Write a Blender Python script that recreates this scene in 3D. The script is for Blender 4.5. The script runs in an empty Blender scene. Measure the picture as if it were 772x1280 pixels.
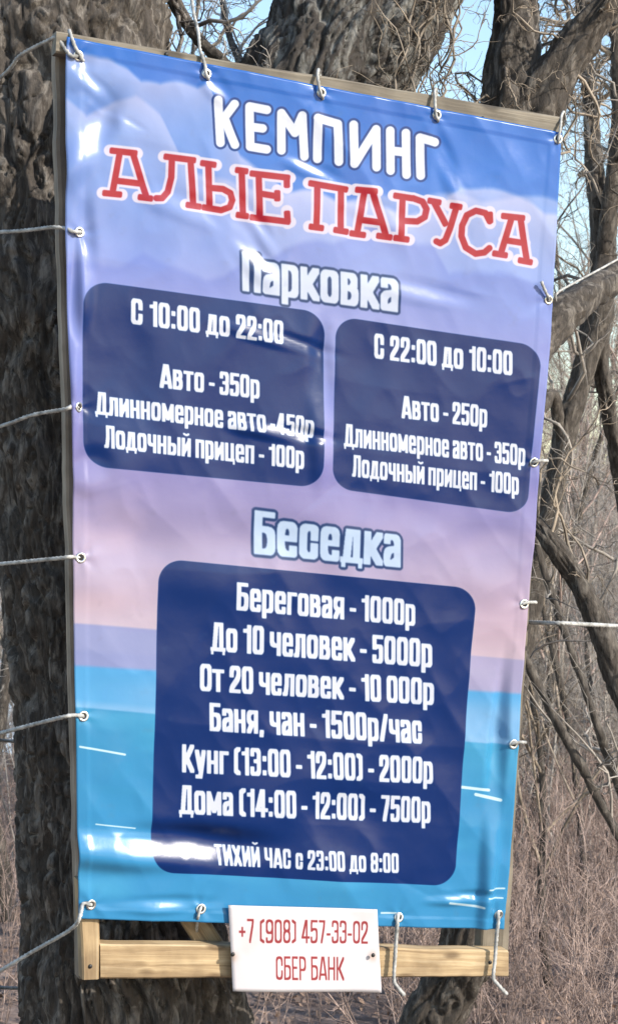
import bpy, math, random
import numpy as np
from mathutils import Vector

random.seed(7)
rng = np.random.default_rng(7)
R = math.radians
scene = bpy.context.scene
col = scene.collection

# ------------------------------------------------------------------ camera, sky, sun, exposure
VFOV = R(32.0)
PITCH = R(0.3)
CAM = np.array([0.0, 0.0, 1.9])
cam_data = bpy.data.cameras.new('camera')
cam = bpy.data.objects.new('camera', cam_data)
col.objects.link(cam)
cam.location = CAM
cam.rotation_euler = (R(90) + PITCH, 0, 0)
cam_data.sensor_fit = 'VERTICAL'
cam_data.angle = VFOV
cam_data.clip_start = 0.05
cam_data.clip_end = 4000
cam_data.dof.use_dof = True
cam_data.dof.focus_distance = 4.0
cam_data.dof.aperture_fstop = 9.0
scene.camera = cam

SUN_EL = R(29.0)
SUN_AZ = R(121.0)          # measured from +Y towards +X
sun_vec = np.array([math.sin(SUN_AZ) * math.cos(SUN_EL), math.cos(SUN_AZ) * math.cos(SUN_EL), math.sin(SUN_EL)])
sd = bpy.data.lights.new('sun', 'SUN')
sd.energy = 3.6
sd.angle = R(0.53)
sd.color = (1.0, 0.93, 0.82)
sun = bpy.data.objects.new('sun', sd)
col.objects.link(sun)
sun.rotation_euler = Vector(sun_vec.tolist()).to_track_quat('Z', 'Y').to_euler()
sun.location = (6, -6, 8)

world = bpy.data.worlds.new('World')
scene.world = world
world.use_nodes = True
wn = world.node_tree
wn.nodes.clear()
sky = wn.nodes.new('ShaderNodeTexSky')
sky.sky_type = 'NISHITA'
sky.sun_disc = False
sky.sun_elevation = SUN_EL
sky.sun_rotation = SUN_AZ
sky.air_density = 1.28
sky.dust_density = 0.5
sky.ozone_density = 2.0
bg = wn.nodes.new('ShaderNodeBackground')
bg.inputs['Strength'].default_value = 0.15
wo = wn.nodes.new('ShaderNodeOutputWorld')
wn.links.new(sky.outputs[0], bg.inputs[0])
wn.links.new(bg.outputs[0], wo.inputs[0])

scene.view_settings.view_transform = 'Standard'
scene.view_settings.look = 'None'
scene.view_settings.gamma = 1.0
scene.view_settings.exposure = 0.9
scene.render.engine = 'CYCLES'
scene.cycles.max_bounces = 6
scene.cycles.transparent_max_bounces = 8

# ------------------------------------------------------------------ geometry of the view (sizes measured in the photograph)
FPX = 640 / math.tan(VFOV / 2)


def ray(px, py):
    x = (px - 386) / FPX
    y = (640 - py) / FPX
    c, s = math.cos(PITCH), math.sin(PITCH)
    return np.array([x, c - s * y, s + c * y])


def at(px, py, Y):
    d = ray(px, py)
    return CAM + d * (Y / d[1])


def mpp(Y):
    return Y / FPX


# plane of the banner
YAW, LEAN = R(21), R(2.5)
EX = np.array([math.cos(YAW), math.sin(YAW), 0.0])
EN = np.array([math.sin(YAW) * math.cos(LEAN), -math.cos(YAW) * math.cos(LEAN), -math.sin(LEAN)])
EY = np.cross(EN, EX)
ORG = at(386, 620, 4.0)


def plane_xy(px, py, w=0.0):
    d = ray(px, py)
    o = ORG + EN * w
    t = np.dot(o - CAM, EN) / np.dot(d, EN)
    p = CAM + d * t - o
    return np.array([np.dot(p, EX), np.dot(p, EY)])


def plane_pt(xy, w=0.0):
    return ORG + EX * xy[0] + EY * xy[1] + EN * w


def on_plane(px, py, w=0.0):
    return plane_pt(plane_xy(px, py, w), w)


def homog(src, dst):
    A = []
    for (x, y), (u, v) in zip(src, dst):
        A.append([x, y, 1, 0, 0, 0, -u * x, -u * y, -u])
        A.append([0, 0, 0, x, y, 1, -v * x, -v * y, -v])
    _, _, vt = np.linalg.svd(np.array(A, float))
    return vt[-1].reshape(3, 3)


def hmap(H, x, y):
    w = H[2, 0] * x + H[2, 1] * y + H[2, 2]
    return (H[0, 0] * x + H[0, 1] * y + H[0, 2]) / w, (H[1, 0] * x + H[1, 1] * y + H[1, 2]) / w


# ------------------------------------------------------------------ noise
_T = np.random.default_rng(11).uniform(-1, 1, (64, 64, 64)).astype(np.float32)


def noise3(p, seed=0):
    p = np.asarray(p, np.float32) + np.float32(seed * 7.31)
    i = np.floor(p).astype(np.int32)
    f = p - i
    f = f * f * (3 - 2 * f)
    i0 = i & 63
    i1 = (i + 1) & 63
    x0, y0, z0 = i0[..., 0], i0[..., 1], i0[..., 2]
    x1, y1, z1 = i1[..., 0], i1[..., 1], i1[..., 2]
    fx, fy, fz = f[..., 0], f[..., 1], f[..., 2]
    a = _T[x0, y0, z0] * (1 - fx) + _T[x1, y0, z0] * fx
    b = _T[x0, y1, z0] * (1 - fx) + _T[x1, y1, z0] * fx
    c = _T[x0, y0, z1] * (1 - fx) + _T[x1, y0, z1] * fx
    d = _T[x0, y1, z1] * (1 - fx) + _T[x1, y1, z1] * fx
    return (a * (1 - fy) + b * fy) * (1 - fz) + (c * (1 - fy) + d * fy) * fz


def fbm(p, octv=4, seed=0):
    p = np.asarray(p, np.float32)
    s = 0
    a = 1.0
    t = 0
    for k in range(octv):
        s = s + a * noise3(p * (2 ** k), seed + k * 3)
        t += a
        a *= 0.5
    return s / t


def sstep(a, b, x):
    t = np.clip((x - a) / (b - a), 0, 1)
    return t * t * (3 - 2 * t)


# ------------------------------------------------------------------ object helpers
def mesh_from(name, v, f, uv=None, smooth=True):
    """v (n,3); f list of arrays of equal-sided faces (m,k)"""
    me = bpy.data.meshes.new(name)
    v = np.asarray(v, np.float32)
    if not isinstance(f, list):
        f = [f]
    f = [np.asarray(a, np.int32) for a in f if len(a)]
    me.vertices.add(len(v))
    me.vertices.foreach_set('co', v.ravel())
    loops = np.concatenate([a.ravel() for a in f])
    tot = np.concatenate([np.full(len(a), a.shape[1], np.int32) for a in f])
    start = np.concatenate([[0], np.cumsum(tot)[:-1]]).astype(np.int32)
    me.loops.add(len(loops))
    me.loops.foreach_set('vertex_index', loops)
    me.polygons.add(len(tot))
    me.polygons.foreach_set('loop_start', start)
    me.polygons.foreach_set('loop_total', tot)
    me.update(calc_edges=True)
    me.polygons.foreach_set('use_smooth', np.full(len(tot), smooth))
    if uv is not None:
        l = me.uv_layers.new(name='UVMap')
        l.data.foreach_set('uv', np.asarray(uv, np.float32)[loops].ravel())
    me.validate()
    return me


def link(name, me, mat, parent=None):
    o = bpy.data.objects.new(name, me)
    col.objects.link(o)
    if mat is not None and me is not None and len(me.materials) == 0:
        me.materials.append(mat)
    if parent is not None:
        o.parent = parent
    return o


def mk(name, v, f, mat, parent=None, uv=None, smooth=True):
    v = np.asarray(v, float)
    if parent is not None:
        v = v - np.array(parent.location)
    return link(name, mesh_from(name, v, f, uv, smooth), mat, parent)


def tag(o, label=None, cat=None, group=None, kind=None):
    if label:
        o['label'] = label
    if cat:
        o['category'] = cat
    if group:
        o['group'] = group
    if kind:
        o['kind'] = kind
    return o


def thing(name, loc, label, cat, group=None):
    o = bpy.data.objects.new(name, None)
    col.objects.link(o)
    o.location = [float(a) for a in loc]
    o.empty_display_size = 0.1
    return tag(o, label, cat, group)


class Bag:
    """collects pieces into one mesh"""
    def __init__(self):
        self.v, self.f, self.n = [], {}, 0

    def add(self, v, *fs):
        v = np.asarray(v, float).reshape(-1, 3)
        for f in fs:
            f = np.asarray(f, np.int64)
            if len(f):
                self.f.setdefault(f.shape[1], []).append(f + self.n)
        self.v.append(v)
        self.n += len(v)

    def out(self, name, mat, parent=None, smooth=True):
        return mk(name, np.concatenate(self.v), [np.concatenate(a) for a in self.f.values()], mat, parent, smooth=smooth)

    def mesh(self, name, smooth=True):
        return mesh_from(name, np.concatenate(self.v), [np.concatenate(a) for a in self.f.values()], None, smooth)


def tubes(paths, radii, sides, rnd):
    """paths (N,K,3), radii (N,K) -> verts, quads"""
    N, K, _ = paths.shape
    t = np.gradient(paths, axis=1)
    t /= np.linalg.norm(t, axis=2, keepdims=True) + 1e-9
    ref = rnd.normal(size=(N, 1, 3))
    a = np.cross(t, ref)
    a /= np.linalg.norm(a, axis=2, keepdims=True) + 1e-9
    b = np.cross(t, a)
    th = np.arange(sides) * 2 * np.pi / sides
    v = paths[:, :, None, :] + radii[:, :, None, None] * (np.cos(th)[None, None, :, None] * a[:, :, None, :] + np.sin(th)[None, None, :, None] * b[:, :, None, :])
    v = v.reshape(-1, 3)
    n, k, s = np.meshgrid(np.arange(N), np.arange(K - 1), np.arange(sides), indexing='ij')
    base = n * K * sides
    s2 = (s + 1) % sides
    q = np.stack([base + k * sides + s, base + k * sides + s2, base + (k + 1) * sides + s2, base + (k + 1) * sides + s], -1).reshape(-1, 4)
    return v, q


def grow(bag, paths, radii, lens, spec, rnd, up=0.15):
    """spawn successive levels of crooked branches from parent paths. spec: list of (children, len ratio, rad ratio, K, sides, crook, spread, min start)"""
    for (nc, lr, rr, K, sides, crook, spread, t0) in spec:
        N, P, _ = paths.shape
        tt = rnd.uniform(t0, 1.0, (N, nc)) * (P - 1)
        i = np.clip(tt.astype(int), 0, P - 2)
        fr = (tt - i)[..., None]
        n = np.arange(N)[:, None]
        st = paths[n, i] * (1 - fr) + paths[n, i + 1] * fr
        d = paths[n, i + 1] - paths[n, i]
        d /= np.linalg.norm(d, axis=-1, keepdims=True) + 1e-9
        r0 = radii[n, i] * (1 - fr[..., 0]) + radii[n, i + 1] * fr[..., 0]
        rv = rnd.normal(size=d.shape)
        rv -= (rv * d).sum(-1, keepdims=True) * d
        rv /= np.linalg.norm(rv, axis=-1, keepdims=True) + 1e-9
        ang = rnd.normal(spread, spread * 0.35, d.shape[:-1])[..., None]
        nd = d * np.cos(ang) + rv * np.sin(ang)
        nd[..., 2] += up
        L = (np.repeat(lens[:, None], nc, 1) * lr * rnd.uniform(0.45, 1.25, (N, nc)) * (1.15 - 0.6 * tt / (P - 1))).reshape(-1)
        rad = (np.minimum(r0 * rr, 1) * rnd.uniform(0.7, 1.1, (N, nc))).reshape(-1)
        rad = np.maximum(rad, 0.0015)
        st = st.reshape(-1, 3)
        nd = nd.reshape(-1, 3)
        M = len(st)
        steps = np.zeros((M, K - 1, 3))
        cur = nd / (np.linalg.norm(nd, axis=1, keepdims=True) + 1e-9)
        for k in range(K - 1):
            cur = cur + rnd.normal(0, crook, cur.shape)
            cur[:, 2] += up * 0.25
            cur /= np.linalg.norm(cur, axis=1, keepdims=True)
            steps[:, k] = cur * (L / (K - 1))[:, None]
        pp = np.concatenate([st[:, None], st[:, None] + np.cumsum(steps, 1)], 1)
        taper = np.linspace(1, 0.35, K)
        rad2 = rad[:, None] * taper[None]
        v, q = tubes(pp, rad2, sides, rnd)
        bag.add(v, q)
        paths, radii, lens = pp, rad2, L


def catmull(P, step):
    P = np.asarray(P, float)
    out = []
    n = len(P)
    for i in range(n - 1):
        p0 = P[max(i - 1, 0)]
        p1, p2 = P[i], P[i + 1]
        p3 = P[min(i + 2, n - 1)]
        m = max(2, int(np.linalg.norm((p2 - p1)[:3]) / step))
        t = np.linspace(0, 1, m, endpoint=False)[:, None]
        out.append(0.5 * ((2 * p1) + (-p0 + p2) * t + (2 * p0 - 5 * p1 + 4 * p2 - p3) * t ** 2 + (-p0 + 3 * p1 - 3 * p2 + p3) * t ** 3))
    out.append(P[-1:])
    return np.concatenate(out)


def sweep(pts, rad, sides):
    """frames by parallel transport; returns centres, a, b"""
    t = np.gradient(pts, axis=0)
    t /= np.linalg.norm(t, axis=1, keepdims=True) + 1e-12
    a = np.zeros_like(pts)
    ref = np.array([1.0, 0, 0]) if abs(t[0][0]) < 0.9 else np.array([0, 0, 1.0])
    cur = np.cross(t[0], ref)
    for i in range(len(pts)):
        cur = cur - np.dot(cur, t[i]) * t[i]
        cur /= np.linalg.norm(cur)
        a[i] = cur
    b = np.cross(t, a)
    return t, a, b


def bark_tube(pr, cell, relief, seed, freq=16.0, lump=0.05, cap=True, elong=4.5):
    """pr rows x,y,z,r. Rugged bark relief as real geometry."""
    P = catmull(pr, cell * 1.35)
    pts, rad = P[:, :3], P[:, 3]
    t, a, b = sweep(pts, rad, 0)
    nu = max(10, int(2 * math.pi * rad.mean() / cell))
    th = np.arange(nu) * 2 * np.pi / nu
    s = np.concatenate([[0], np.cumsum(np.linalg.norm(np.diff(pts, axis=0), axis=1))])
    dirs = np.cos(th)[None, :, None] * a[:, None, :] + np.sin(th)[None, :, None] * b[:, None, :]
    rm = rad.mean()
    q = np.stack([np.cos(th)[None] * rm + 0 * s[:, None], np.sin(th)[None] * rm + 0 * s[:, None], s[:, None] + 0 * th[None]], -1)
    wq = q + 0.022 * np.stack([noise3(q * 9, seed), noise3(q * 9, seed + 1), 3 * noise3(q * 5, seed + 2)], -1)
    qa = wq * np.array([freq, freq, freq / elong])
    n1 = np.abs(noise3(qa, seed + 3))
    n2 = np.abs(noise3(qa * 1.7 + 5, seed + 4))
    n3 = np.abs(noise3(wq * np.array([freq, freq, freq * 0.7]) * 0.9, seed + 5))
    crack = np.minimum(np.minimum(n1, n2 * 1.1), n3 * 1.8 + 0.05)
    plate = sstep(0.0, 0.22, crack)
    fine = noise3(q * np.array([90, 90, 40]), seed + 6) * 0.22 + noise3(q * np.array([200, 200, 110]), seed + 7) * 0.14
    fine = fine + 0.35 * (1 - 2 * np.abs(noise3(wq * np.array([110, 110, 16]), seed + 14))) * plate
    h = relief * (plate * (0.75 + 0.45 * noise3(qa * 0.9, seed + 8)) + fine * 0.6 - 0.5)
    deep = np.minimum(np.abs(noise3(wq * np.array([freq * .42, freq * .42, freq * .055]), seed + 11)), np.abs(noise3(wq * np.array([freq * .5, freq * .5, freq * .09]) + 9, seed + 12)) * 1.3)
    h = h + relief * 1.3 * (sstep(0.0, 0.28, deep) - .7)
    big = lump * rm * (fbm(q * 3.2, 3, seed + 9) * 2)
    rr = rad[:, None] + h + big
    v = (pts[:, None, :] + dirs * rr[..., None]).reshape(-1, 3)
    K = len(pts)
    k, j = np.meshgrid(np.arange(K - 1), np.arange(nu), indexing='ij')
    j2 = (j + 1) % nu
    f = np.stack([k * nu + j, k * nu + j2, (k + 1) * nu + j2, (k + 1) * nu + j], -1).reshape(-1, 4)
    return v, f


# ------------------------------------------------------------------ materials
def new_mat(name):
    m = bpy.data.materials.new(name)
    m.use_nodes = True
    nt = m.node_tree
    b = nt.nodes['Principled BSDF']
    return m, nt, b


def nd(nt, typ, **kw):
    n = nt.nodes.new(typ)
    for k, v in kw.items():
        if k in n.inputs:
            n.inputs[k].default_value = v
        else:
            setattr(n, k, v)
    return n


def ramp(nt, src, stops):
    r = nt.nodes.new('ShaderNodeValToRGB')
    e = r.color_ramp.elements
    e[0].position, e[0].color = stops[0][0], (*stops[0][1], 1)
    e[1].position, e[1].color = stops[-1][0], (*stops[-1][1], 1)
    for p, c in stops[1:-1]:
        x = e.new(p)
        x.color = (*c, 1)
    nt.links.new(src, r.inputs[0])
    return r


def bark_mat(name, dark, mid, light, light_amt=0.62, scale=1.0, bump=0.6, sat=None):
    m, nt, b = new_mat(name)
    L = nt.links.new
    tc = nd(nt, 'ShaderNodeTexCoord')
    mp = nd(nt, 'ShaderNodeMapping')
    mp.inputs['Scale'].default_value = (scale, scale, scale * 0.3)
    L(tc.outputs['Object'], mp.inputs[0])
    n1 = nd(nt, 'ShaderNodeTexNoise', Scale=34.0, Detail=8.0, Roughness=0.7)
    L(mp.outputs[0], n1.inputs['Vector'])
    r1 = ramp(nt, n1.outputs[0], [(0.33, dark), (0.5, mid), (0.66, tuple(x * 1.5 for x in mid))])
    n2 = nd(nt, 'ShaderNodeTexNoise', Scale=16.0, Detail=6.0, Roughness=0.65, Distortion=0.6)
    L(mp.outputs[0], n2.inputs['Vector'])
    r2 = ramp(nt, n2.outputs[0], [(light_amt - 0.10, (0, 0, 0)), (light_amt + 0.06, (1, 1, 1))])
    mx = nd(nt, 'ShaderNodeMixRGB')
    L(r2.outputs[0], mx.inputs[0])
    L(r1.outputs[0], mx.inputs[1])
    mx.inputs[2].default_value = (*light, 1)
    L(mx.outputs[0], b.inputs['Base Color'])
    b.inputs['Roughness'].default_value = 0.85
    n3 = nd(nt, 'ShaderNodeTexNoise', Scale=120.0, Detail=6.0, Roughness=0.7)
    L(mp.outputs[0], n3.inputs['Vector'])
    bp = nd(nt, 'ShaderNodeBump', Strength=bump, Distance=0.009)
    L(n3.outputs[0], bp.inputs['Height'])
    L(bp.outputs[0], b.inputs['Normal'])
    return m


M_BARK = bark_mat('bark_dark', (0.012, 0.009, 0.007), (0.050, 0.040, 0.032), (0.20, 0.175, 0.15), 0.60, 2.2)
M_BARK2 = bark_mat('bark_lichen', (0.010, 0.008, 0.006), (0.038, 0.031, 0.026), (0.20, 0.195, 0.18), 0.59, 2.0)
M_BARK3 = bark_mat('bark_smooth', (0.012, 0.010, 0.007), (0.052, 0.042, 0.034), (0.15, 0.13, 0.11), 0.60, 3.2)


def twig_mat(name, c1, c2, scale=6.0):
    m, nt, b = new_mat(name)
    tc = nd(nt, 'ShaderNodeTexCoord')
    n = nd(nt, 'ShaderNodeTexNoise', Scale=scale, Detail=5.0, Roughness=0.65)
    nt.links.new(tc.outputs['Object'], n.inputs['Vector'])
    r = ramp(nt, n.outputs[0], [(0.36, c1), (0.62, c2)])
    nt.links.new(r.outputs[0], b.inputs['Base Color'])
    b.inputs['Roughness'].default_value = 0.7
    return m


M_TWIG = twig_mat('twig_tan', (0.06, 0.048, 0.036), (0.36, 0.29, 0.22))
M_TWIG_G = twig_mat('twig_grey', (0.08, 0.068, 0.06), (0.34, 0.30, 0.26), 3.0)
M_TWIG_P = twig_mat('twig_pale', (0.12, 0.105, 0.095), (0.44, 0.40, 0.36), 2.5)
M_TWIG_R = twig_mat('twig_reddish', (0.12, 0.085, 0.072), (0.46, 0.34, 0.29), 5.0)


def wood_mat(name, c1, c2, c3, knots=True):
    m, nt, b = new_mat(name)
    L = nt.links.new
    uv = nd(nt, 'ShaderNodeUVMap')
    mp = nd(nt, 'ShaderNodeMapping')
    mp.inputs['Scale'].default_value = (2.2, 55.0, 1)
    L(uv.outputs[0], mp.inputs[0])
    n = nd(nt, 'ShaderNodeTexNoise', Scale=1.0, Detail=6.0, Roughness=0.6, Distortion=0.8)
    L(mp.outputs[0], n.inputs['Vector'])
    r = ramp(nt, n.outputs[0], [(0.3, c1), (0.5, c2), (0.68, c3)])
    mp2 = nd(nt, 'ShaderNodeMapping')
    mp2.inputs['Scale'].default_value = (8.0, 17.0, 1)
    L(uv.outputs[0], mp2.inputs[0])
    vo = nd(nt, 'ShaderNodeTexVoronoi', Scale=1.0)
    L(mp2.outputs[0], vo.inputs['Vector'])
    kr = ramp(nt, vo.outputs['Distance'], [(0.13, (1, 1, 1)), (0.24, (0, 0, 0))])
    n4 = nd(nt, 'ShaderNodeTexNoise', Scale=9.0, Detail=5.0)
    L(uv.outputs[0], n4.inputs['Vector'])
    dr = ramp(nt, n4.outputs[0], [(0.42, (1, 1, 1)), (0.62, (0.5, 0.47, 0.45))])
    mul = nd(nt, 'ShaderNodeMixRGB', blend_type='MULTIPLY')
    mul.inputs[0].default_value = 0.75
    L(r.outputs[0], mul.inputs[1])
    L(dr.outputs[0], mul.inputs[2])
    mx = nd(nt, 'ShaderNodeMixRGB')
    mth = nd(nt, 'ShaderNodeMath', operation='MULTIPLY')
    L(kr.outputs[0], mth.inputs[0])
    mth.inputs[1].default_value = 0.75 if knots else 0.0
    L(mth.outputs[0], mx.inputs[0])
    L(mul.outputs[0], mx.inputs[1])
    mx.inputs[2].default_value = (c1[0] * 0.4, c1[1] * 0.35, c1[2] * 0.3, 1)
    L(mx.outputs[0], b.inputs['Base Color'])
    b.inputs['Roughness'].default_value = 0.72
    bp = nd(nt, 'ShaderNodeBump', Strength=0.7, Distance=0.003)
    L(n.outputs[0], bp.inputs['Height'])
    L(bp.outputs[0], b.inputs['Normal'])
    return m


M_PINE = wood_mat('wood_fresh_pine', (0.25, 0.165, 0.085), (0.42, 0.30, 0.165), (0.54, 0.42, 0.26))
M_GREYWOOD = wood_mat('wood_weathered', (0.085, 0.07, 0.05), (0.16, 0.135, 0.10), (0.25, 0.215, 0.165))
M_DARKWOOD = wood_mat('wood_side', (0.13, 0.10, 0.075), (0.22, 0.175, 0.13), (0.32, 0.26, 0.20), False)


def simple_mat(name, colr, rough=0.5, metal=0.0, var=0.15, scale=30.0, bump=0.0):
    m, nt, b = new_mat(name)
    tc = nd(nt, 'ShaderNodeTexCoord')
    n = nd(nt, 'ShaderNodeTexNoise', Scale=scale, Detail=4.0)
    nt.links.new(tc.outputs['Object'], n.inputs['Vector'])
    r = ramp(nt, n.outputs[0], [(0.3, tuple(c * (1 - var) for c in colr)), (0.7, tuple(min(1, c * (1 + var)) for c in colr))])
    nt.links.new(r.outputs[0], b.inputs['Base Color'])
    b.inputs['Roughness'].default_value = rough
    b.inputs['Metallic'].default_value = metal
    if bump:
        bp = nd(nt, 'ShaderNodeBump', Strength=bump, Distance=0.003)
        nt.links.new(n.outputs[0], bp.inputs['Height'])
        nt.links.new(bp.outputs[0], b.inputs['Normal'])
    return m


M_ROPE = simple_mat('rope_white', (0.33, 0.325, 0.31), 0.85, 0, 0.5, 60, 0.5)
M_METAL = simple_mat('grommet_metal', (0.62, 0.62, 0.6), 0.35, 1.0, 0.2)
M_SHADE_DISC = simple_mat('grommet_shade_disc', (0.02, 0.018, 0.016), 0.9)  # near-black colour painting the shade inside an eyelet
M_SCREW = simple_mat('screw_dark', (0.03, 0.028, 0.027), 0.5, 0.4)

# ------------------------------------------------------------------ printed artwork, computed here pixel by pixel (flat print)
def round_poly(pts, rho, closed):
    P = [np.array(p, float) for p in pts]
    n = len(P)
    out = []
    for i in range(n):
        if not closed and i in (0, n - 1):
            out.append(P[i])
            continue
        a, p, b = P[i - 1], P[i], P[(i + 1) % n]
        la, lb = np.linalg.norm(a - p), np.linalg.norm(b - p)
        r = min(rho, la * .5, lb * .5)
        s0, s1 = p + (a - p) / la * r, p + (b - p) / lb * r
        for t in np.linspace(0, 1, 6):
            out.append(s0 * (1 - t) ** 2 + 2 * p * t * (1 - t) + s1 * t * t)
    if closed:
        out.append(out[0])
    return out


# heavy condensed letters drawn as pen strokes: width, [(kind, points)...]; kind S sharp, R rounded, C closed and rounded, B thin
_loop = [('C', [(0, 0), (0, 1), (1, 1), (1, 0)])]
_v2 = [('S', [(0, 0), (0, 1)]), ('S', [(1, 0), (1, 1)])]
GL = {
    'о': (5.3, _loop), 'О': (5.4, _loop), '0': (5.3, _loop),
    '1': (3.7, [('S', [(1, 0), (1, 1)]), ('S', [(0, .82), (1, .84)])]),
    '2': (5.2, [('R', [(0, .66), (0, 1), (1, 1), (1, .6), (.05, .14), (0, 0)]), ('S', [(0, 0), (1, 0)])]),
    '3': (5.2, [('R', [(0, .8), (0, 1), (1, 1), (1, .53), (.5, .53)]), ('R', [(.5, .53), (1, .53), (1, 0), (0, 0), (0, .22)])]),
    '4': (5.6, [('S', [(.72, 0), (.72, 1)]), ('S', [(.55, 1), (0, .24)]), ('S', [(-.05, .22), (1.1, .22)])]),
    '5': (5.2, [('S', [(1, 1), (.03, 1), (0, .55)]), ('R', [(0, .55), (.3, .62), (1, .62), (1, 0), (0, 0), (0, .2)])]),
    '7': (4.8, [('S', [(0, 1), (1, 1), (.9, .72), (.42, 0)])]),
    '8': (5.3, [('C', [(.02, .52), (.02, 1), (.98, 1), (.98, .52)]), ('C', [(0, 0), (0, .52), (1, .52), (1, 0)])]),
    '9': (5.3, [('C', [(0, .42), (0, 1), (1, 1), (1, .42)]), ('R', [(1, .9), (1, 0), (0, 0), (0, .16)])]),
    'С': (5.3, [('R', [(1, .66), (1, 1), (0, 1), (0, 0), (1, 0), (1, .34)])]), 'с': (5.0, [('R', [(1, .64), (1, 1), (0, 1), (0, 0), (1, 0), (1, .36)])]),
    'А': (5.9, [('S', [(-.05, 0), (.38, 1), (.62, 1), (1.05, 0)]), ('S', [(.15, .2), (.85, .2)])]),
    'а': (5.1, [('R', [(0, .82), (0, 1), (1, 1), (1, .5)]), ('S', [(1, .7), (1, 0)]), ('R', [(1, .58), (0, .5), (0, 0), (.5, 0), (1, .16)])]),
    'П': (5.5, [('S', [(0, 0), (0, 1), (1, 1), (1, 0)])]), 'п': (5.2, [('S', [(0, 0), (0, 1), (1, 1), (1, 0)])]),
    'р': (5.2, [('S', [(0, -.28), (0, 1)]), ('R', [(0, 1), (1, 1), (1, 0), (0, 0)])]),
    'Р': (5.2, [('S', [(0, 0), (0, 1)]), ('R', [(0, 1), (1, 1), (1, .42), (0, .42)])]),
    'К': (5.6, [('S', [(0, 0), (0, 1)]), ('S', [(1.05, 1), (.35, .5), (1.08, 0)]), ('S', [(0, .5), (.4, .5)])]),
    'к': (5.3, [('S', [(0, 0), (0, 1)]), ('S', [(1.05, 1), (.35, .5), (1.08, 0)]), ('S', [(0, .5), (.4, .5)])]),
    'в': (5.2, [('S', [(0, 0), (0, 1)]), ('R', [(0, 1), (.92, 1), (.92, .53), (0, .53)]), ('R', [(0, .53), (1, .53), (1, 0), (0, 0)])]),
    'е': (5.1, [('R', [(1, .2), (1, 0), (0, 0), (0, 1), (1, 1), (1, .53)]), ('S', [(0, .53), (1, .53)])]),
    'Е': (4.6, [('S', [(1, 1), (0, 1), (0, 0), (1, 0)]), ('S', [(0, .52), (.8, .52)])]),
    'д': (5.9, [('S', [(.12, .02), (.3, 1), (.84, 1), (.84, 0)]), ('S', [(-.08, 0), (1.08, 0)]), ('F', [(-.12, 0), (-.12, -.16)]), ('F', [(1.12, 0), (1.12, -.16)])]),
    'Д': (6.2, [('S', [(.12, .02), (.3, 1), (.84, 1), (.84, 0)]), ('S', [(-.08, 0), (1.08, 0)]), ('F', [(-.12, 0), (-.12, -.13)]), ('F', [(1.12, 0), (1.12, -.13)])]),
    'л': (5.4, [('S', [(-.05, .0), (.1, .04), (.22, .5), (.22, 1), (1, 1), (1, 0)])]), 'Л': (5.7, [('S', [(-.05, .0), (.1, .04), (.22, .5), (.22, 1), (1, 1), (1, 0)])]),
    'и': (5.4, _v2 + [('S', [(0, .12), (1, .88)])]), 'И': (5.6, _v2 + [('S', [(0, .12), (1, .88)])]),
    'й': (5.4, _v2 + [('S', [(0, .12), (1, .88)]), ('B', [(.1, 1.36), (.5, 1.27), (.9, 1.36)])]),
    'Й': (5.6, _v2 + [('S', [(0, .12), (1, .88)]), ('B', [(.1, 1.3), (.5, 1.22), (.9, 1.3)])]),
    'н': (5.3, _v2 + [('S', [(0, .5), (1, .5)])]), 'Н': (5.5, _v2 + [('S', [(0, .5), (1, .5)])]),
    'м': (6.8, _v2 + [('S', [(0, 1), (.5, .12), (1, 1)])]),
    'т': (5.0, [('S', [(.5, 0), (.5, 1)]), ('S', [(-.08, 1), (1.08, 1)])]), 'Т': (5.2, [('S', [(.5, 0), (.5, 1)]), ('S', [(-.08, 1), (1.08, 1)])]),
    'ч': (5.2, [('R', [(0, 1), (0, .42), (1, .42)]), ('S', [(1, 0), (1, 1)])]), 'Ч': (5.4, [('R', [(0, 1), (0, .42), (1, .42)]), ('S', [(1, 0), (1, 1)])]),
    'ы': (7.6, [('S', [(0, 0), (0, 1)]), ('R', [(0, .6), (.56, .6), (.56, 0), (0, 0)]), ('S', [(1, 0), (1, 1)])]),
    'ц': (5.7, [('S', [(0, 1), (0, 0), (.9, 0), (.9, 1)]), ('F', [(1.15, 0), (1.15, -.17)])]),
    'г': (4.3, [('S', [(0, 0), (0, 1), (1.1, 1)])]),
    'я': (5.3, [('R', [(1, .44), (0, .44), (0, 1), (1, 1)]), ('S', [(1, 0), (1, 1)]), ('S', [(0, 0), (.5, .44)])]),
    'у': (5.2, [('S', [(0, 1), (.5, .08)]), ('S', [(1, 1), (.5, -.27), (.1, -.27)])]),
    'Б': (5.3, [('S', [(.95, 1), (0, 1), (0, 0)]), ('R', [(0, .6), (1, .6), (1, 0), (0, 0)])]),
    'Х': (5.8, [('S', [(0, 0), (1, 1)]), ('S', [(0, 1), (1, 0)])]),
    ':': (2.4, [('S', [(.5, .04), (.5, .1)]), ('S', [(.5, .62), (.5, .68)])]),
    ',': (2.4, [('S', [(.5, .02), (.4, -.12)])]),
    '-': (3.2, [('S', [(0, .38), (1, .38)])]),
    '(': (3.4, [('S', [(1, 1.0), (.1, .9), (.1, .1), (1, 0)])]), ')': (3.4, [('S', [(0, 1.0), (.9, .9), (.9, .1), (0, 0)])]),
    '/': (3.9, [('S', [(0, 0), (1, 1)])]),
    '+': (4.6, [('S', [(0, .45), (1, .45)]), ('S', [(.5, .28), (.5, .62)])]),
}


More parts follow.
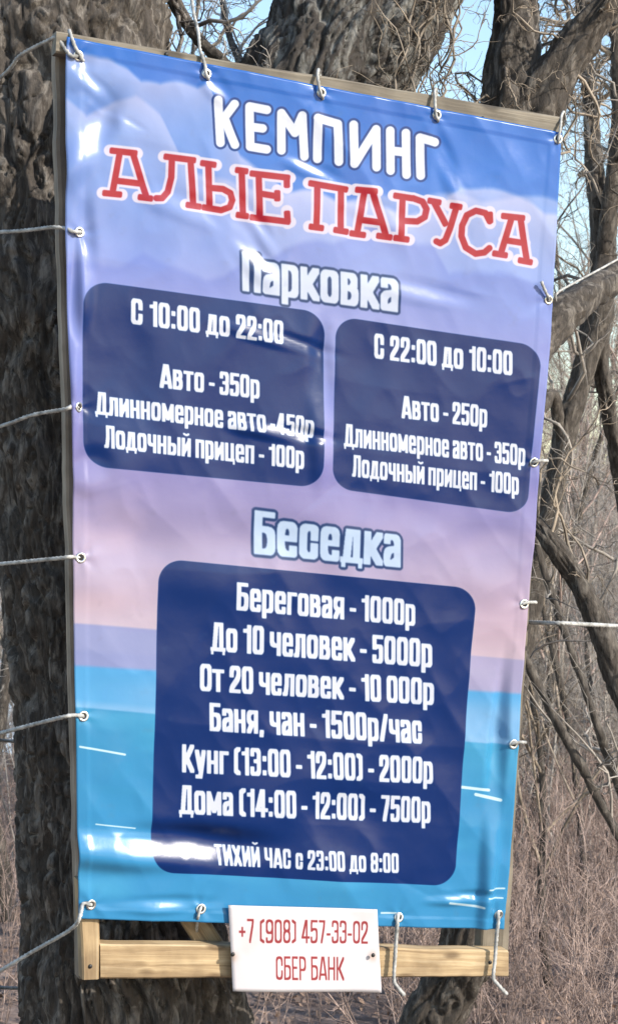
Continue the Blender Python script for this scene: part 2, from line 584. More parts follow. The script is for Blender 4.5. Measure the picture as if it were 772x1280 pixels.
def dilate(m, rx, ry):
    out = m.copy()
    for dy in range(-ry, ry + 1):
        w = int(round(rx * math.sqrt(max(0, 1 - (dy / (ry + 0.001)) ** 2)))) if ry else rx
        for dx in range(-w, w + 1):
            if dx == 0 and dy == 0:
                continue
            src = m[max(0, -dy):m.shape[0] - max(0, dy), max(0, -dx):m.shape[1] - max(0, dx)]
            dst = out[max(0, dy):m.shape[0] + min(0, dy), max(0, dx):m.shape[1] + min(0, dx)]
            np.maximum(dst, src, out=dst)
    return out


def blur(m, n=1):
    for _ in range(n):
        m = (np.roll(m, 1, 0) + 2 * m + np.roll(m, -1, 0)) / 4
        m = (np.roll(m, 1, 1) + 2 * m + np.roll(m, -1, 1)) / 4
    return m


LC = set('абвгдежзийклмнопрстуфхцчшщъыьэюя')
CAPPX = 90


def text_mask(s, pa=1.0, pb=0.74, gap=0.55, space=2.2, outline=0, wide=1.0):
    """upright mask, row index grows upwards; pen half sizes pa, pb in tenths of the cap height"""
    u = CAPPX / 10.0
    pad = int(CAPPX * 0.45)
    total = sum(space if ch == ' ' else GL[ch][0] * wide + gap for ch in s) * u
    m = np.zeros((CAPPX + 2 * pad, int(total) + 2 * pad + 20), np.float32)

    def pen(a, b):
        ra, rb = a * u, b * u
        X, Y = np.meshgrid(np.arange(-int(ra), int(ra) + 1), np.arange(-int(rb), int(rb) + 1))
        return (np.abs(X / (ra + .3)) ** 5 + np.abs(Y / (rb + .3)) ** 5 <= 1).astype(np.float32)
    pens = {'S': pen(pa, pb), 'B': pen(pa * .5, pb * .6), 'F': pen(pa * .62, pb)}
    x = float(pad)
    for ch in s:
        if ch == ' ':
            x += space * u
            continue
        W, strokes = GL[ch]
        W = W * wide
        H = 8.3 if ch in LC else 10.0
        for kind, pts in strokes:
            q = [(pa + p[0] * (W - 2 * pa), pb + p[1] * (H - 2 * pb)) for p in pts]
            if kind in 'RC':
                q = round_poly(q, 1.5 if pa > .8 else 2.0, kind == 'C')
            pm = pens.get(kind, pens['S'])
            hb, ha = pm.shape[0] // 2, pm.shape[1] // 2
            for p0, p1 in zip(q[:-1], q[1:]):
                L = math.hypot(p1[0] - p0[0], p1[1] - p0[1]) * u
                k = max(2, int(L / 1.0))
                for t in np.linspace(0, 1, k):
                    cx = int(round(x + (p0[0] * (1 - t) + p1[0] * t) * u))
                    cy = int(round(pad + (p0[1] * (1 - t) + p1[1] * t) * u))
                    w = m[max(cy - hb, 0):cy + hb + 1, max(cx - ha, 0):cx + ha + 1]
                    np.maximum(w, pm[:w.shape[0], :w.shape[1]], out=w)
        x += (W + gap) * u
    Wd = x - gap * u - pad
    o = dilate(m, outline, outline) if outline else None
    m = blur(m, 2)
    if o is not None:
        o = blur(o, 2)
    return m, o, pad, Wd, CAPPX


def sample(m, X, Y):
    h, w = m.shape
    ok = (X > 0) & (X < w - 2) & (Y > 0) & (Y < h - 2)
    Xc = np.clip(X, 0, w - 2)
    Yc = np.clip(Y, 0, h - 2)
    i, j = Yc.astype(int), Xc.astype(int)
    fy, fx = Yc - i, Xc - j
    r = (m[i, j] * (1 - fx) + m[i, j + 1] * fx) * (1 - fy) + (m[i + 1, j] * (1 - fx) + m[i + 1, j + 1] * fx) * fy
    return r * ok


class Canvas:
    def __init__(self, quad, W, H):
        """quad: photo pixels of TL TR BR BL"""
        self.W, self.H = W, H
        Hm = homog([(0, 1), (1, 1), (1, 0), (0, 0)], quad)
        s, t = np.meshgrid((np.arange(W) + 0.5) / W, (np.arange(H) + 0.5) / H)
        self.s, self.t = s, t
        self.X, self.Y = hmap(Hm, s, t)
        self.rgb = np.zeros((H, W, 3), np.float32)

    def blend(self, a, c, sl=None):
        a = a[..., None]
        c = np.asarray(c, np.float32)
        if c.ndim == 1:
            c = c / 255
        if sl is None:
            self.rgb = self.rgb * (1 - a) + c * a
        else:
            self.rgb[sl] = self.rgb[sl] * (1 - a) + c * a

    def window(self, x0, y0, x1, y1):
        ok = (self.X > x0) & (self.X < x1) & (self.Y > y0) & (self.Y < y1)
        r = np.where(ok.any(1))[0]
        c = np.where(ok.any(0))[0]
        return (slice(r[0], r[-1] + 1), slice(c[0], c[-1] + 1))

    def text(self, s, quad, colr, out=None, **kw):
        m, o, pad, W, cap = text_mask(s, **kw)
        H = homog(quad, [(pad, pad + cap), (pad + W, pad + cap), (pad + W, pad), (pad, pad)])
        xs, ys = [q[0] for q in quad], [q[1] for q in quad]
        sl = self.window(min(xs) - 14, min(ys) - 14, max(xs) + 14, max(ys) + 22)
        U, V = hmap(H, self.X[sl], self.Y[sl])
        if o is not None:
            self.blend(sample(o, U, V), out, sl)
        self.blend(sample(m, U, V), colr, sl)

    def strokes(self, strokes, hw, colr, aa=0.9, square=False):
        P = [p for st in strokes for p in st]
        xs, ys = [p[0] for p in P], [p[1] for p in P]
        sl = self.window(min(xs) - 16, min(ys) - 16, max(xs) + 16, max(ys) + 16)
        X, Y = self.X[sl], self.Y[sl]
        D = np.full(X.shape, 1e9)
        for st in strokes:
            for (x0, y0), (x1, y1) in zip(st[:-1], st[1:]):
                dx, dy = x1 - x0, y1 - y0
                L = math.hypot(dx, dy) + 1e-9
                u = ((X - x0) * dx + (Y - y0) * dy) / L
                w = np.abs((X - x0) * dy - (Y - y0) * dx) / L
                if square and len(st) == 2:
                    du = np.maximum(np.maximum(-u, u - L) + hw * 0.9, 0)
                    d = np.maximum(w, du) if square == 1 else np.hypot(np.maximum(w - hw * .4, 0), np.maximum(du - hw * .4, 0)) + hw * .4
                else:
                    cl = np.clip(u, 0, L)
                    d = np.hypot(u - cl, w)
                D = np.minimum(D, d)
        self.blend(np.clip((hw - D) / aa + 0.5, 0, 1), colr, sl)
        return D

    def panel(self, quad, rad, colr, lx, ly):
        """rounded rectangle; lx, ly its size in photo pixels"""
        H = homog(quad, [(0, 0), (lx, 0), (lx, ly), (0, ly)])
        U, V = hmap(H, self.X, self.Y)
        qx = np.abs(U - lx / 2) - lx / 2 + rad
        qy = np.abs(V - ly / 2) - ly / 2 + rad
        d = np.hypot(np.maximum(qx, 0), np.maximum(qy, 0)) + np.minimum(np.maximum(qx, qy), 0) - rad
        self.blend(np.clip(0.5 - d / 1.0, 0, 1), colr)

    def image(self, name):
        img = bpy.data.images.new(name, self.W, self.H, alpha=False)
        px = np.ones((self.H, self.W, 4), np.float32)
        px[..., :3] = np.clip(self.rgb, 0, 1)
        img.pixels.foreach_set(px.ravel())
        img.update()
        img.pack()
        return img


BQ = [(84, 46), (701, 166), (628, 1161), (98, 1149)]     # banner corners TL TR BR BL


def paint_banner():
    C = Canvas(BQ, 1150, 2050)
    X, Y = C.X, C.Y
    P = np.stack([X / 100, Y / 100, X * 0], -1)
    # vertical gradient in photo rows, pulled level with the tilt of the print
    tv = 1 - C.t
    keys = [0, .06, .14, .24, .34, .42, .52, .60, .655, .662, .70, .74]
    cols = np.array([(44, 108, 200), (52, 114, 204), (92, 132, 210), (142, 152, 214), (122, 132, 202), (132, 128, 188), (164, 152, 188),
                     (190, 174, 196), (204, 188, 202), (158, 162, 202), (152, 158, 200), (160, 168, 208)], float)
    base = np.stack([np.interp(tv, keys, cols[:, i]) for i in range(3)], -1)
    C.rgb = (base / 255).astype(np.float32)
    cl = fbm(P * 1.1, 4, 3)
    C.blend(sstep(0.0, 0.6, cl) * 0.35 * sstep(.75, .5, tv) * sstep(.06, .2, tv + .1 * sstep(400, 200, X)), (206, 200, 232))
    C.blend(sstep(0.0, 0.6, -cl) * 0.30 * sstep(.5, .2, tv), (70, 104, 190))

    def bank(pts, colr, strength, fall, bumps, seed):
        xs = [p[0] for p in pts]
        ys = [p[1] for p in pts]
        edge = np.interp(X, xs, ys) + bumps * (fbm(np.stack([X / 46, X * 0, X * 0], -1), 3, seed)) - bumps * 0.9 * np.abs(np.sin(X / 27 + 2 * noise3(np.stack([X / 80, X * 0, X * 0], -1), seed)))
        d = Y - edge
        C.blend(sstep(-2.5, 6.0 if bumps < 11 else 9.0, d) * np.exp(-np.maximum(d, 0) / fall) * strength, colr)
    bank([(80, 60), (130, 75), (200, 112), (260, 104), (275, 150), (300, 200), (360, 240), (430, 256), (540, 270), (575, 240), (605, 234), (645, 250), (700, 272)], (176, 184, 228), 0.85, 110, 10, 1)
    bank([(80, 120), (110, 150), (170, 118), (200, 150), (230, 210), (300, 240), (420, 250)], (198, 198, 232), 0.55, 80, 9, 5)
    bank([(80, 330), (130, 338), (180, 318), (215, 340), (250, 345), (280, 352), (330, 330), (420, 300), (470, 290), (540, 310), (560, 352), (620, 340), (700, 380)], (98, 116, 198), 0.45, 70, 12, 8)
    bank([(80, 400), (300, 420), (400, 395), (480, 370), (560, 400), (640, 395), (700, 420)], (128, 140, 208), 0.4, 60, 12, 12)
    # evening glow in the pink part
    g = np.exp(-((X - 620) / 90) ** 2 - ((Y - 780) / 60) ** 2)
    C.blend(np.clip(g, 0, 1) * 0.28, (224, 178, 186))
    g = np.exp(-((X - 120) / 60) ** 2 - ((Y - 752) / 18) ** 2)
    C.blend(np.clip(g, 0, 1) * 0.4, (222, 190, 200))
    C.blend(sstep(0.1, 0.7, fbm(P * np.array([.8, 1.8, 1]), 4, 9)) * 0.25 * sstep(.42, .5, tv) * sstep(.66, .6, tv), (222, 192, 206))
    # horizon, pale water, white line, sea
    yh = np.interp(X, [98, 660], [779, 826])
    y1 = np.interp(X, [98, 660], [832, 868])
    y2 = np.interp(X, [98, 660], [884, 934])
    C.blend(sstep(-2, 2, Y - yh) * .9, (140, 150, 200))
    C.blend(sstep(-2, 2, Y - yh) * sstep(300, 560, X) * 0.6, (182, 168, 198))
    C.blend(sstep(-3, 3, Y - y1), (86, 166, 222))
    C.blend(sstep(0, 30, Y - y1) * sstep(60, 300, X) * 0.55, (150, 186, 226))
    C.blend(sstep(-12, -2, Y - y2) * 0.6, (140, 186, 228))
    C.blend(sstep(-1.5, 1.5, Y - y2), (58, 144, 194))
    sea = sstep(-1.5, 1.5, Y - y2)
    C.blend(sea * sstep(0, 200, Y - y2) * 0.55, (62, 150, 208))
    C.blend(sea * sstep(0.05, 0.6, fbm(P * np.array([.6, 2.5, 1]), 3, 21)) * 0.4, (96, 190, 230))
    for a, b, w in [((100, 933), (156, 943), 1.3), ((570, 983), (611, 988), 1.8), ((594, 993), (624, 1000), 2.0), ((120, 1030), (170, 1036), .8),
                    ((606, 1110), (628, 1110), 1.0), ((606, 1121), (626, 1122), .9), ((560, 1128), (600, 1133), 1.5), ((476, 1141), (494, 1141), 1.2)]:
        C.strokes([[a, b]], w, (206, 232, 244))
    NAVY = (2, 42, 108)
    C.panel([(105, 350), (407, 391), (402, 610), (104, 582)], 30, NAVY, 302, 225)
    C.panel([(420, 395), (673, 433), (656, 643), (415, 610)], 26, NAVY, 252, 212)
    C.panel([(199, 698), (595, 736), (566, 1107), (189, 1090)], 28, NAVY, 385, 378)
    # headings
    A = lambda *p: [(250 + x / 4.825, 100 + y / 4.825) for x, y in p]
    B = lambda *p: [(400 + x / 4.825, 110 + y / 4.825) for x, y in p]
    kemp = [A((108, 122), (124, 378)), A((208, 145), (140, 236)), A((150, 236), (210, 390)),
            A((298, 160), (302, 402)), A((300, 160), (402, 180)), A((302, 282), (376, 292)), A((302, 402), (402, 418)),
            A((490, 200), (490, 424)), A((490, 200), (572, 318)), A((572, 318), (615, 215)), A((615, 215), (630, 460)),
            A((710, 230), (708, 475)), A((708, 230), (829, 265)), A((829, 265), (833, 493)),
            B((200, 222), (203, 458)), B((203, 458), (335, 250)), B((335, 250), (337, 478)),
            B((420, 258), (423, 498)), B((515, 272), (521, 522)), B((422, 378), (518, 388)),
            B((600, 300), (606, 528)), B((600, 300), (692, 326))]
    C.strokes(kemp, 8.3, (24, 58, 128))
    C.strokes(kemp, 5.5, (222, 226, 240))
    D = lambda *p: [(120 + x / 2.757, 160 + y / 2.757) for x, y in p]
    E = lambda *p: [(380 + x / 2.573, 200 + y / 2.573) for x, y in p]
    ap = [D((48, 78), (142, 88)), D((82, 85), (58, 222)), D((128, 90), (174, 236)), D((70, 182), (160, 192)), D((24, 224), (90, 230)), D((146, 237), (196, 244)),
          D((234, 98), (344, 112)), D((262, 102), (260, 170), (248, 220), (228, 242), (208, 242)), D((326, 112), (336, 266)), D((310, 264), (364, 272)),
          D((360, 120), (414, 128)), D((387, 125), (392, 272)), D((392, 206), (438, 210), (464, 224), (471, 248), (462, 272), (432, 283), (378, 274)), D((366, 272), (396, 277)),
          D((480, 144), (524, 150)), D((502, 148), (508, 300)), D((484, 298), (528, 304)),
          D((530, 156), (668, 172)), D((560, 160), (566, 312)), D((566, 226), (626, 236)), D((532, 306), (668, 324)), D((657, 165), (657, 206)), D((657, 286), (660, 328)), D((624, 215), (624, 252)),
          E((14, 74), (140, 96)), E((42, 80), (38, 216)), E((118, 92), (117, 226)), E((14, 214), (62, 220)), E((94, 224), (142, 232)),
          E((164, 95), (234, 102)), E((194, 98), (170, 238)), E((218, 100), (262, 244)), E((178, 192), (248, 202)), E((146, 235), (198, 242)), E((232, 243), (282, 250)),
          E((286, 114), (352, 124)), E((316, 118), (310, 254)), E((350, 123), (380, 134), (392, 158), (386, 184), (362, 198), (320, 196)), E((286, 250), (336, 257)),
          E((396, 130), (438, 138)), E((415, 135), (455, 212)), E((466, 147), (504, 153)), E((487, 150), (466, 222), (452, 258), (436, 268), (424, 262)),
          E((592, 198), (578, 172), (548, 164), (520, 178), (505, 212), (503, 245), (517, 282), (548, 302), (576, 298), (592, 284)), E((592, 168), (594, 204)),
          E((630, 180), (706, 188)), E((664, 185), (628, 304)), E((692, 188), (712, 322)), E((640, 258), (706, 268)), E((602, 300), (650, 308)), E((684, 322), (730, 330))]
    C.strokes(ap, 7.4, (214, 208, 228), 1.2)
    C.strokes(ap, 3.9, (172, 30, 50), 1.2, square=2)
    WH = (222, 226, 240)
    OUT = (36, 62, 112)
    C.text('Парковка', [(302, 314), (497, 340), (497, 391), (303, 364)], (206, 216, 238), OUT, pa=1.02, pb=.76, gap=.5, outline=6)
    C.text('Беседка', [(318, 637), (500, 660), (500, 710), (318, 693)], (190, 210, 240), OUT, pa=1.02, pb=.76, gap=.5, outline=6)
    k = dict(gap=.6, space=2.6)
    k2 = dict(gap=.55, space=2.1)
    T = C.text
    T('С 10:00 до 22:00', [(164, 372), (354, 401), (354, 431), (164, 405)], WH, **k)
    T('Авто - 350р', [(200, 454), (324, 470), (324, 499), (200, 485)], WH, **k2)
    T('Длинномерное авто -450р', [(120, 489), (391, 521), (391, 548), (120, 518)], WH, **k2)
    T('Лодочный прицеп - 100р', [(130, 531), (379, 559), (379, 587), (130, 560)], WH, **k2)
    T('С 22:00 до 10:00', [(468, 416), (638, 439), (638, 470), (468, 448)], WH, **k)
    T('Авто - 250р', [(502, 494), (608, 507), (608, 535), (502, 523)], WH, **k2)
    T('Длинномерное авто - 350р', [(430, 529), (655, 556), (655, 583), (430, 558)], WH, **k2)
    T('Лодочный прицеп - 100р', [(440, 568), (647, 592), (647, 619), (440, 596)], WH, **k2)
    T('Береговая - 1000р', [(295, 727), (519, 750), (519, 783), (295, 763)], WH, **k2)
    T('До 10 человек - 5000р', [(264, 777), (540, 799), (540, 835), (264, 814)], WH, **k2)
    T('От 20 человек - 10 000р', [(250, 829), (542, 848), (542, 882), (250, 864)], WH, **k2)
    T('Баня, чан - 1500р/час', [(262, 878), (527, 895), (527, 930), (262, 914)], WH, **k2)
    T('Кунг (13:00 - 12:00) - 2000р', [(228, 930), (540, 946), (540, 980), (228, 966)], WH, **k2)
    T('Дома (14:00 - 12:00) - 7500р', [(225, 981), (537, 996), (537, 1029), (225, 1018)], WH, **k2)
    T('ТИХИЙ ЧАС с 23:00 до 8:00', [(271, 1057), (497, 1066), (497, 1091), (271, 1082)], WH, **k)
    # faint dirt and scuffs of use
    C.blend(sstep(0.35, 0.8, fbm(P * 7, 3, 33)) * 0.10, (120, 118, 130))
    lum = C.rgb.mean(-1, keepdims=True)
    C.rgb = (lum + (C.rgb - lum) * 1.0) * 0.78
    return C.image('banner_print')


CQ = [(285, 1131), (471.5, 1137), (477, 1241), (291, 1239)]


def paint_card():
    C = Canvas(CQ, 700, 420)
    C.rgb[:] = np.array((186, 181, 184)) / 255
    P = np.stack([C.X / 40, C.Y / 40, C.X * 0], -1)
    C.blend(sstep(0.0, 0.6, fbm(P, 4, 2)) * 0.35, (168, 160, 155))
    C.blend(np.exp(-((C.X - 291) / 5) ** 2 - ((C.Y - 1196) / 6) ** 2) * .4, (150, 110, 80))
    C.blend(np.exp(-((C.X - 466) / 5) ** 2 - ((C.Y - 1196) / 6) ** 2) * .4, (150, 110, 80))
    C.blend(sstep(.92, 1.0, np.abs(C.t * 2 - 1)) * .25, (140, 132, 124))
    k = dict(pa=.55, pb=.5, gap=.8, space=2.6, wide=.85)
    RED = (128, 44, 48)
    C.text('+7 (908) 457-33-02', [(298, 1148), (460, 1152), (460, 1180), (298, 1178)], RED, **k)
    C.text('СБЕР БАНК', [(344, 1195), (430, 1197), (430, 1226), (344, 1224)], RED, **k)
    return C.image('card_print')


def print_mat(name, img, rough, bump, spec=0.5, coat=0.0):
    m, nt, b = new_mat(name)
    uv = nd(nt, 'ShaderNodeUVMap')
    t = nd(nt, 'ShaderNodeTexImage', image=img, interpolation='Cubic')
    nt.links.new(uv.outputs[0], t.inputs[0])
    nt.links.new(t.outputs[0], b.inputs['Base Color'])
    b.inputs['Roughness'].default_value = rough
    b.inputs['Specular IOR Level'].default_value = spec
    tc = nd(nt, 'ShaderNodeTexCoord')
    n = nd(nt, 'ShaderNodeTexNoise', Scale=14.0, Detail=4.0, Roughness=0.5)
    nt.links.new(tc.outputs['Object'], n.inputs['Vector'])
    bp = nd(nt, 'ShaderNodeBump', Strength=bump, Distance=0.01)
    nt.links.new(n.outputs[0], bp.inputs['Height'])
    nt.links.new(bp.outputs[0], b.inputs['Normal'])
    return m


M_BANNER = print_mat('banner_vinyl', paint_banner(), 0.28, 0.10, 0.3)
M_CARD = print_mat('card_plastic', paint_card(), 0.55, 0.05, 0.3)
M_BACK = simple_mat('vinyl_white', (0.7, 0.7, 0.7), 0.5)

# ------------------------------------------------------------------ the banner
BXY = [plane_xy(*q) for q in BQ]
HB = homog([(0, 1), (1, 1), (1, 0), (0, 0)], BXY)
HBi = np.linalg.inv(HB)
NX, NY = 260, 460

GROM = [(98, 70), (258, 92), (401, 116), (545, 144), (696, 174),           # top
        (100, 290), (98, 509), (100, 697), (104, 895), (114, 1131),       # left
        (684, 375), (667, 578), (653, 755), (640, 930), (622, 1143),      # right
        (251, 1136), (497, 1146)]                                          # bottom
GXY = [plane_xy(*g) for g in GROM]

# wrinkles: photo position, half sizes (px), rotation, share of the tilt that mirrors the sun
FOLDS = [(110, 178, 12, 34, 30, 1.0), (100, 88, 8, 14, 20, .8), (118, 108, 18, 6, 35, .8), (268, 108, 16, 8, 45, .85), (392, 213, 22, 6, 12, .9),
         (318, 318, 12, 24, -35, .95), (300, 270, 34, 12, 35, .55), (240, 262, 40, 10, 15, .5), (530, 366, 40, 9, 8, .62),
         (350, 425, 40, 6, 12, .72), (352, 541, 34, 6, 6, .85), (195, 1060, 74, 15, 3, 1.0), (205, 1131, 34, 6, 3, .9),
         (575, 1122, 26, 5, 0, .9), (112, 590, 14, 16, 40, .75), (560, 212, 8, 26, -20, .6), (610, 700, 26, 30, 0, .38), (150, 700, 40, 30, 0, .35),
         (470, 265, 34, 10, 20, .4), (330, 295, 18, 6, 60, .6), (150, 520, 30, 60, 0, .25), (615, 1010, 8, 90, 4, .35), (300, 700, 60, 30, 0, .3), (450, 640, 60, 20, 10, .3),
         (430, 1060, 50, 40, 0, .28), (400, 505, 10, 50, 0, .4), (105, 330, 8, 40, 0, .6), (92, 420, 5, 60, 0, .5), (158, 152, 14, 3, 20, .6)]


def base_billow(x, y):
    sh = np.shape(x)
    X = np.asarray(x, float).ravel()
    Y = np.asarray(y, float).ravel()
    s, t = hmap(HBi, X, Y)
    P = np.stack([X, Y, X * 0], -1)
    env = np.clip(np.minimum(np.minimum(s, 1 - s), np.minimum(t, 1 - t)) * 8, 0, 1)
    w = 0.010 * env * (fbm(P * 2.0, 2, 41)) + 0.0028 * fbm(P * np.array([7, 5, 1]), 3, 43)
    # diagonal drag wrinkles
    for ang, fr, am, sd_ in [(38, 9, .0022, 1), (-30, 8, .0019, 2), (84, 11, .0013, 3)]:
        c, q = math.cos(R(ang)), math.sin(R(ang))
        U = (X * c + Y * q) * fr
        V = (-X * q + Y * c) * fr * 0.28
        n = noise3(np.stack([U, V, X * 0 + sd_], -1), 50 + sd_)
        w += am * (1 - np.abs(n) * 2)
    n = noise3(np.stack([X * 17 + Y * 9, (Y * 12 - X * 8), X * 0 + 4], -1), 61)
    w += .0007 * (1 - np.abs(n) * 2)
    # welded hem, double thickness
    ex_ = np.minimum(s, 1 - s) * 1.1
    ey_ = np.minimum(t, 1 - t) * 2.0
    w += 0.0012 * (1 - sstep(.026, .031, np.minimum(ex_, ey_)))
    return w.reshape(sh)


CREASES = [((95, 118), (165, 168), 1), ((300, 248), (345, 330), 1.2), ((385, 200), (440, 226), 1), ((325, 412), (404, 442), 1.2), ((330, 533), (402, 554), 1.1), ((118, 1042), (262, 1048), 1),
           ((540, 1108), (604, 1128), 1.3), ((560, 205), (596, 330), -.8), ((490, 345), (640, 376), .8), ((662, 540), (610, 640), .8), ((440, 590), (350, 660), -.7), ((150, 600), (250, 690), .6),
           ((480, 1090), (560, 1132), -1), ((630, 870), (570, 950), .7), ((145, 132), (152, 172), .9), ((128, 158), (172, 146), -.7), ((230, 215), (320, 262), .8), ((100, 470), (150, 520), .7),
           ((100, 620), (170, 600), .6), ((95, 800), (180, 850), .5), ((250, 1110), (300, 1070), .8), ((620, 480), (672, 470), .7)]
CREASES = [(plane_xy(*a), plane_xy(*b), k) for a, b, k in CREASES]
_old_base = base_billow


def base_billow(x, y):
    w = np.array(_old_base(x, y), float)
    for a, b, k in CREASES:
        L = np.linalg.norm(b - a)
        u = (b - a) / L
        dx, dy = x - a[0], y - a[1]
        al = dx * u[0] + dy * u[1]
        d = np.abs(-dx * u[1] + dy * u[0])
        w = w + 0.0013 * k * np.exp(-d / 0.009) * sstep(-.01, L * .35, al) * sstep(L + .01, L * .65, al)
    return w


FOLDG = []
for (px, py, sa, sb, rot, k) in FOLDS:
    c0 = plane_xy(px, py)
    p = plane_pt(c0)
    vv = CAM - p
    vv /= np.linalg.norm(vv)
    h = vv + sun_vec
    h /= np.linalg.norm(h)
    hn = np.dot(h, EN)
    e = 0.012
    d1 = float(base_billow(c0[0] + e, c0[1]) - base_billow(c0[0] - e, c0[1])) / (2 * e)
    d2 = float(base_billow(c0[0], c0[1] + e) - base_billow(c0[0], c0[1] - e)) / (2 * e)
    FOLDG.append((c0, -np.dot(h, EX) / hn * k - d1 * (k > .7), -np.dot(h, EY) / hn * k - d2 * (k > .7)))


def billow(x, y):
    """height of the cloth above its plane (m) at plane coordinates x, y"""
    sh = np.shape(x)
    w = base_billow(x, y).ravel()
    X = np.asarray(x, float).ravel()
    Y = np.asarray(y, float).ravel()
    for (px, py, sa, sb, rot, k), (c0, gx, gy) in zip(FOLDS, FOLDG):
        dx, dy = X - c0[0], Y - c0[1]
        m = mpp(4.0)
        a = R(-rot)
        ux, uy = math.cos(a), math.sin(a)
        A_ = (dx * ux + dy * uy) / (sa * m * 1.3)
        B_ = (-dx * uy + dy * ux) / (sb * m * 1.3)
        rr2 = A_ ** 2 + B_ ** 2
        w += (gx * dx + gy * dy) * np.exp(-0.5 * rr2 * (0.35 + 0.65 * np.minimum(rr2, 9)))
    # pulled tight at the eyelets, with short radiating creases
    for i, g in enumerate(GXY):
        dx, dy = X - g[0], Y - g[1]
        r2 = dx * dx + dy * dy
        r = np.sqrt(r2) + 1e-6
        th = np.arctan2(dy, dx)
        w += 0.0010 * np.exp(-r2 / (2 * .035 ** 2)) * np.cos(th * 5 + i * 1.7) * np.clip(r / .012, 0, 1)
        w -= 0.0007 * np.exp(-r2 / (2 * .02 ** 2))
    return w.reshape(sh)


s, t = np.meshgrid(np.linspace(0, 1, NX), np.linspace(0, 1, NY))
bx, by = hmap(HB, s, t)
# edges drawn in a little between the eyelets
edge_l = np.exp(-s / 0.03)
edge_r = np.exp(-(1 - s) / 0.03)
edge_b = np.exp(-t / 0.015)
edge_t = np.exp(-(1 - t) / 0.015)
tt = t.ravel()
wob = noise3(np.stack([t * 9, t * 0, t * 0], -1), 3)
wob2 = noise3(np.stack([s * 8, s * 0, s * 0], -1), 5)
lb = np.interp(1 - t, [0, .03, .2, .36, .5, .6, .78, .9, 1], [0, .004, .010, .004, .001, .002, .002, .003, .0]) * -1
bx = bx + lb * edge_l + 0.002 * wob * edge_l + 0.002 * wob * edge_r + np.interp(1 - t, [0, .25, .5, 1], [0, .010, .004, 0]) * edge_r
by = by + 0.0025 * wob2 * edge_b - 0.0015 * np.abs(wob2) * edge_t
bw = billow(bx, by)
bv = ORG + bx[..., None] * EX + by[..., None] * EY + bw[..., None] * EN
hem = 0.0
nI = np.arange(NY * NX).reshape(NY, NX)
F = np.stack([nI[:-1, :-1], nI[:-1, 1:], nI[1:, 1:], nI[1:, :-1]], -1).reshape(-1, 4)
front = bv.reshape(-1, 3)
back = front - EN * 0.0016
nb = len(front)
Fb = F[:, ::-1] + nb
loop = np.concatenate([nI[0, :], nI[1:, -1], nI[-1, -2::-1], nI[-2:0:-1, 0]])
l2 = np.roll(loop, -1)
Fs = np.stack([l2, loop, loop + nb, l2 + nb], -1)
uvs = np.stack([s.ravel(), t.ravel()], -1)
banner = mk('banner', np.concatenate([front, back]), [np.concatenate([F, Fb, Fs])], M_BANNER, None, np.concatenate([uvs, uvs]))
tag(banner, 'glossy blue and pink vinyl campsite price banner tied to a wooden frame on the tree', 'banner')


def ring_mesh():
    bag = Bag()
    n, m = 28, 10
    R0, r0 = 0.0088, 0.0030
    th = np.arange(n) * 2 * np.pi / n
    ph = np.arange(m) * 2 * np.pi / m
    rr = R0 + r0 * np.cos(ph)[None]
    v = np.stack([rr * np.cos(th)[:, None], rr * np.sin(th)[:, None], (r0 * 0.55 * np.sin(ph))[None] + 0 * th[:, None]], -1)
    i, j = np.meshgrid(np.arange(n), np.arange(m), indexing='ij')
    f = np.stack([i * m + j, ((i + 1) % n) * m + j, ((i + 1) % n) * m + (j + 1) % m, i * m + (j + 1) % m], -1).reshape(-1, 4)
    bag.add(v, f)
    me = bag.mesh('grommet')
    me.materials.append(M_METAL)
    return me


def shade_disc_mesh():  # vinyl is not cut; a dark disc paints the shaded opening
    n = 20
    th = np.arange(n) * 2 * np.pi / n
    v = np.stack([0.0072 * np.cos(th), 0.0072 * np.sin(th), 0 * th + .0006], -1)
    me = mesh_from('shade_disc', v, [np.arange(n)[None]])
    me.materials.append(M_SHADE_DISC)
    return me


from mathutils import Matrix
RM, HM = ring_mesh(), shade_disc_mesh()
PLM = Matrix(((EX[0], EY[0], EN[0]), (EX[1], EY[1], EN[1]), (EX[2], EY[2], EN[2])))
for i, g in enumerate(GXY):
    e = 0.004
    w0 = float(billow(g[0], g[1]))
    gx = float(billow(g[0] + e, g[1]) - billow(g[0] - e, g[1])) / (2 * e)
    gy = float(billow(g[0], g[1] + e) - billow(g[0], g[1] - e)) / (2 * e)
    nrm = Vector((EN - gx * EX - gy * EY).tolist()).normalized()
    p = plane_pt(g, w0) + np.array(nrm) * 0.0012
    q = nrm.to_track_quat('Z', 'Y')
    for nm, me in (('grommet', RM), ('eyelet_shade_disc', HM)):
        o = link(nm, me, None, banner)
        o.location = p.tolist()
        o.rotation_mode = 'QUATERNION'
        o.rotation_quaternion = q

# ------------------------------------------------------------------ wooden frame
frame = thing('sign_frame', on_plane(110, 1222, -0.04), 'wooden batten frame that the printed banner is stretched over, fresh pine rail at its foot', 'sign frame')


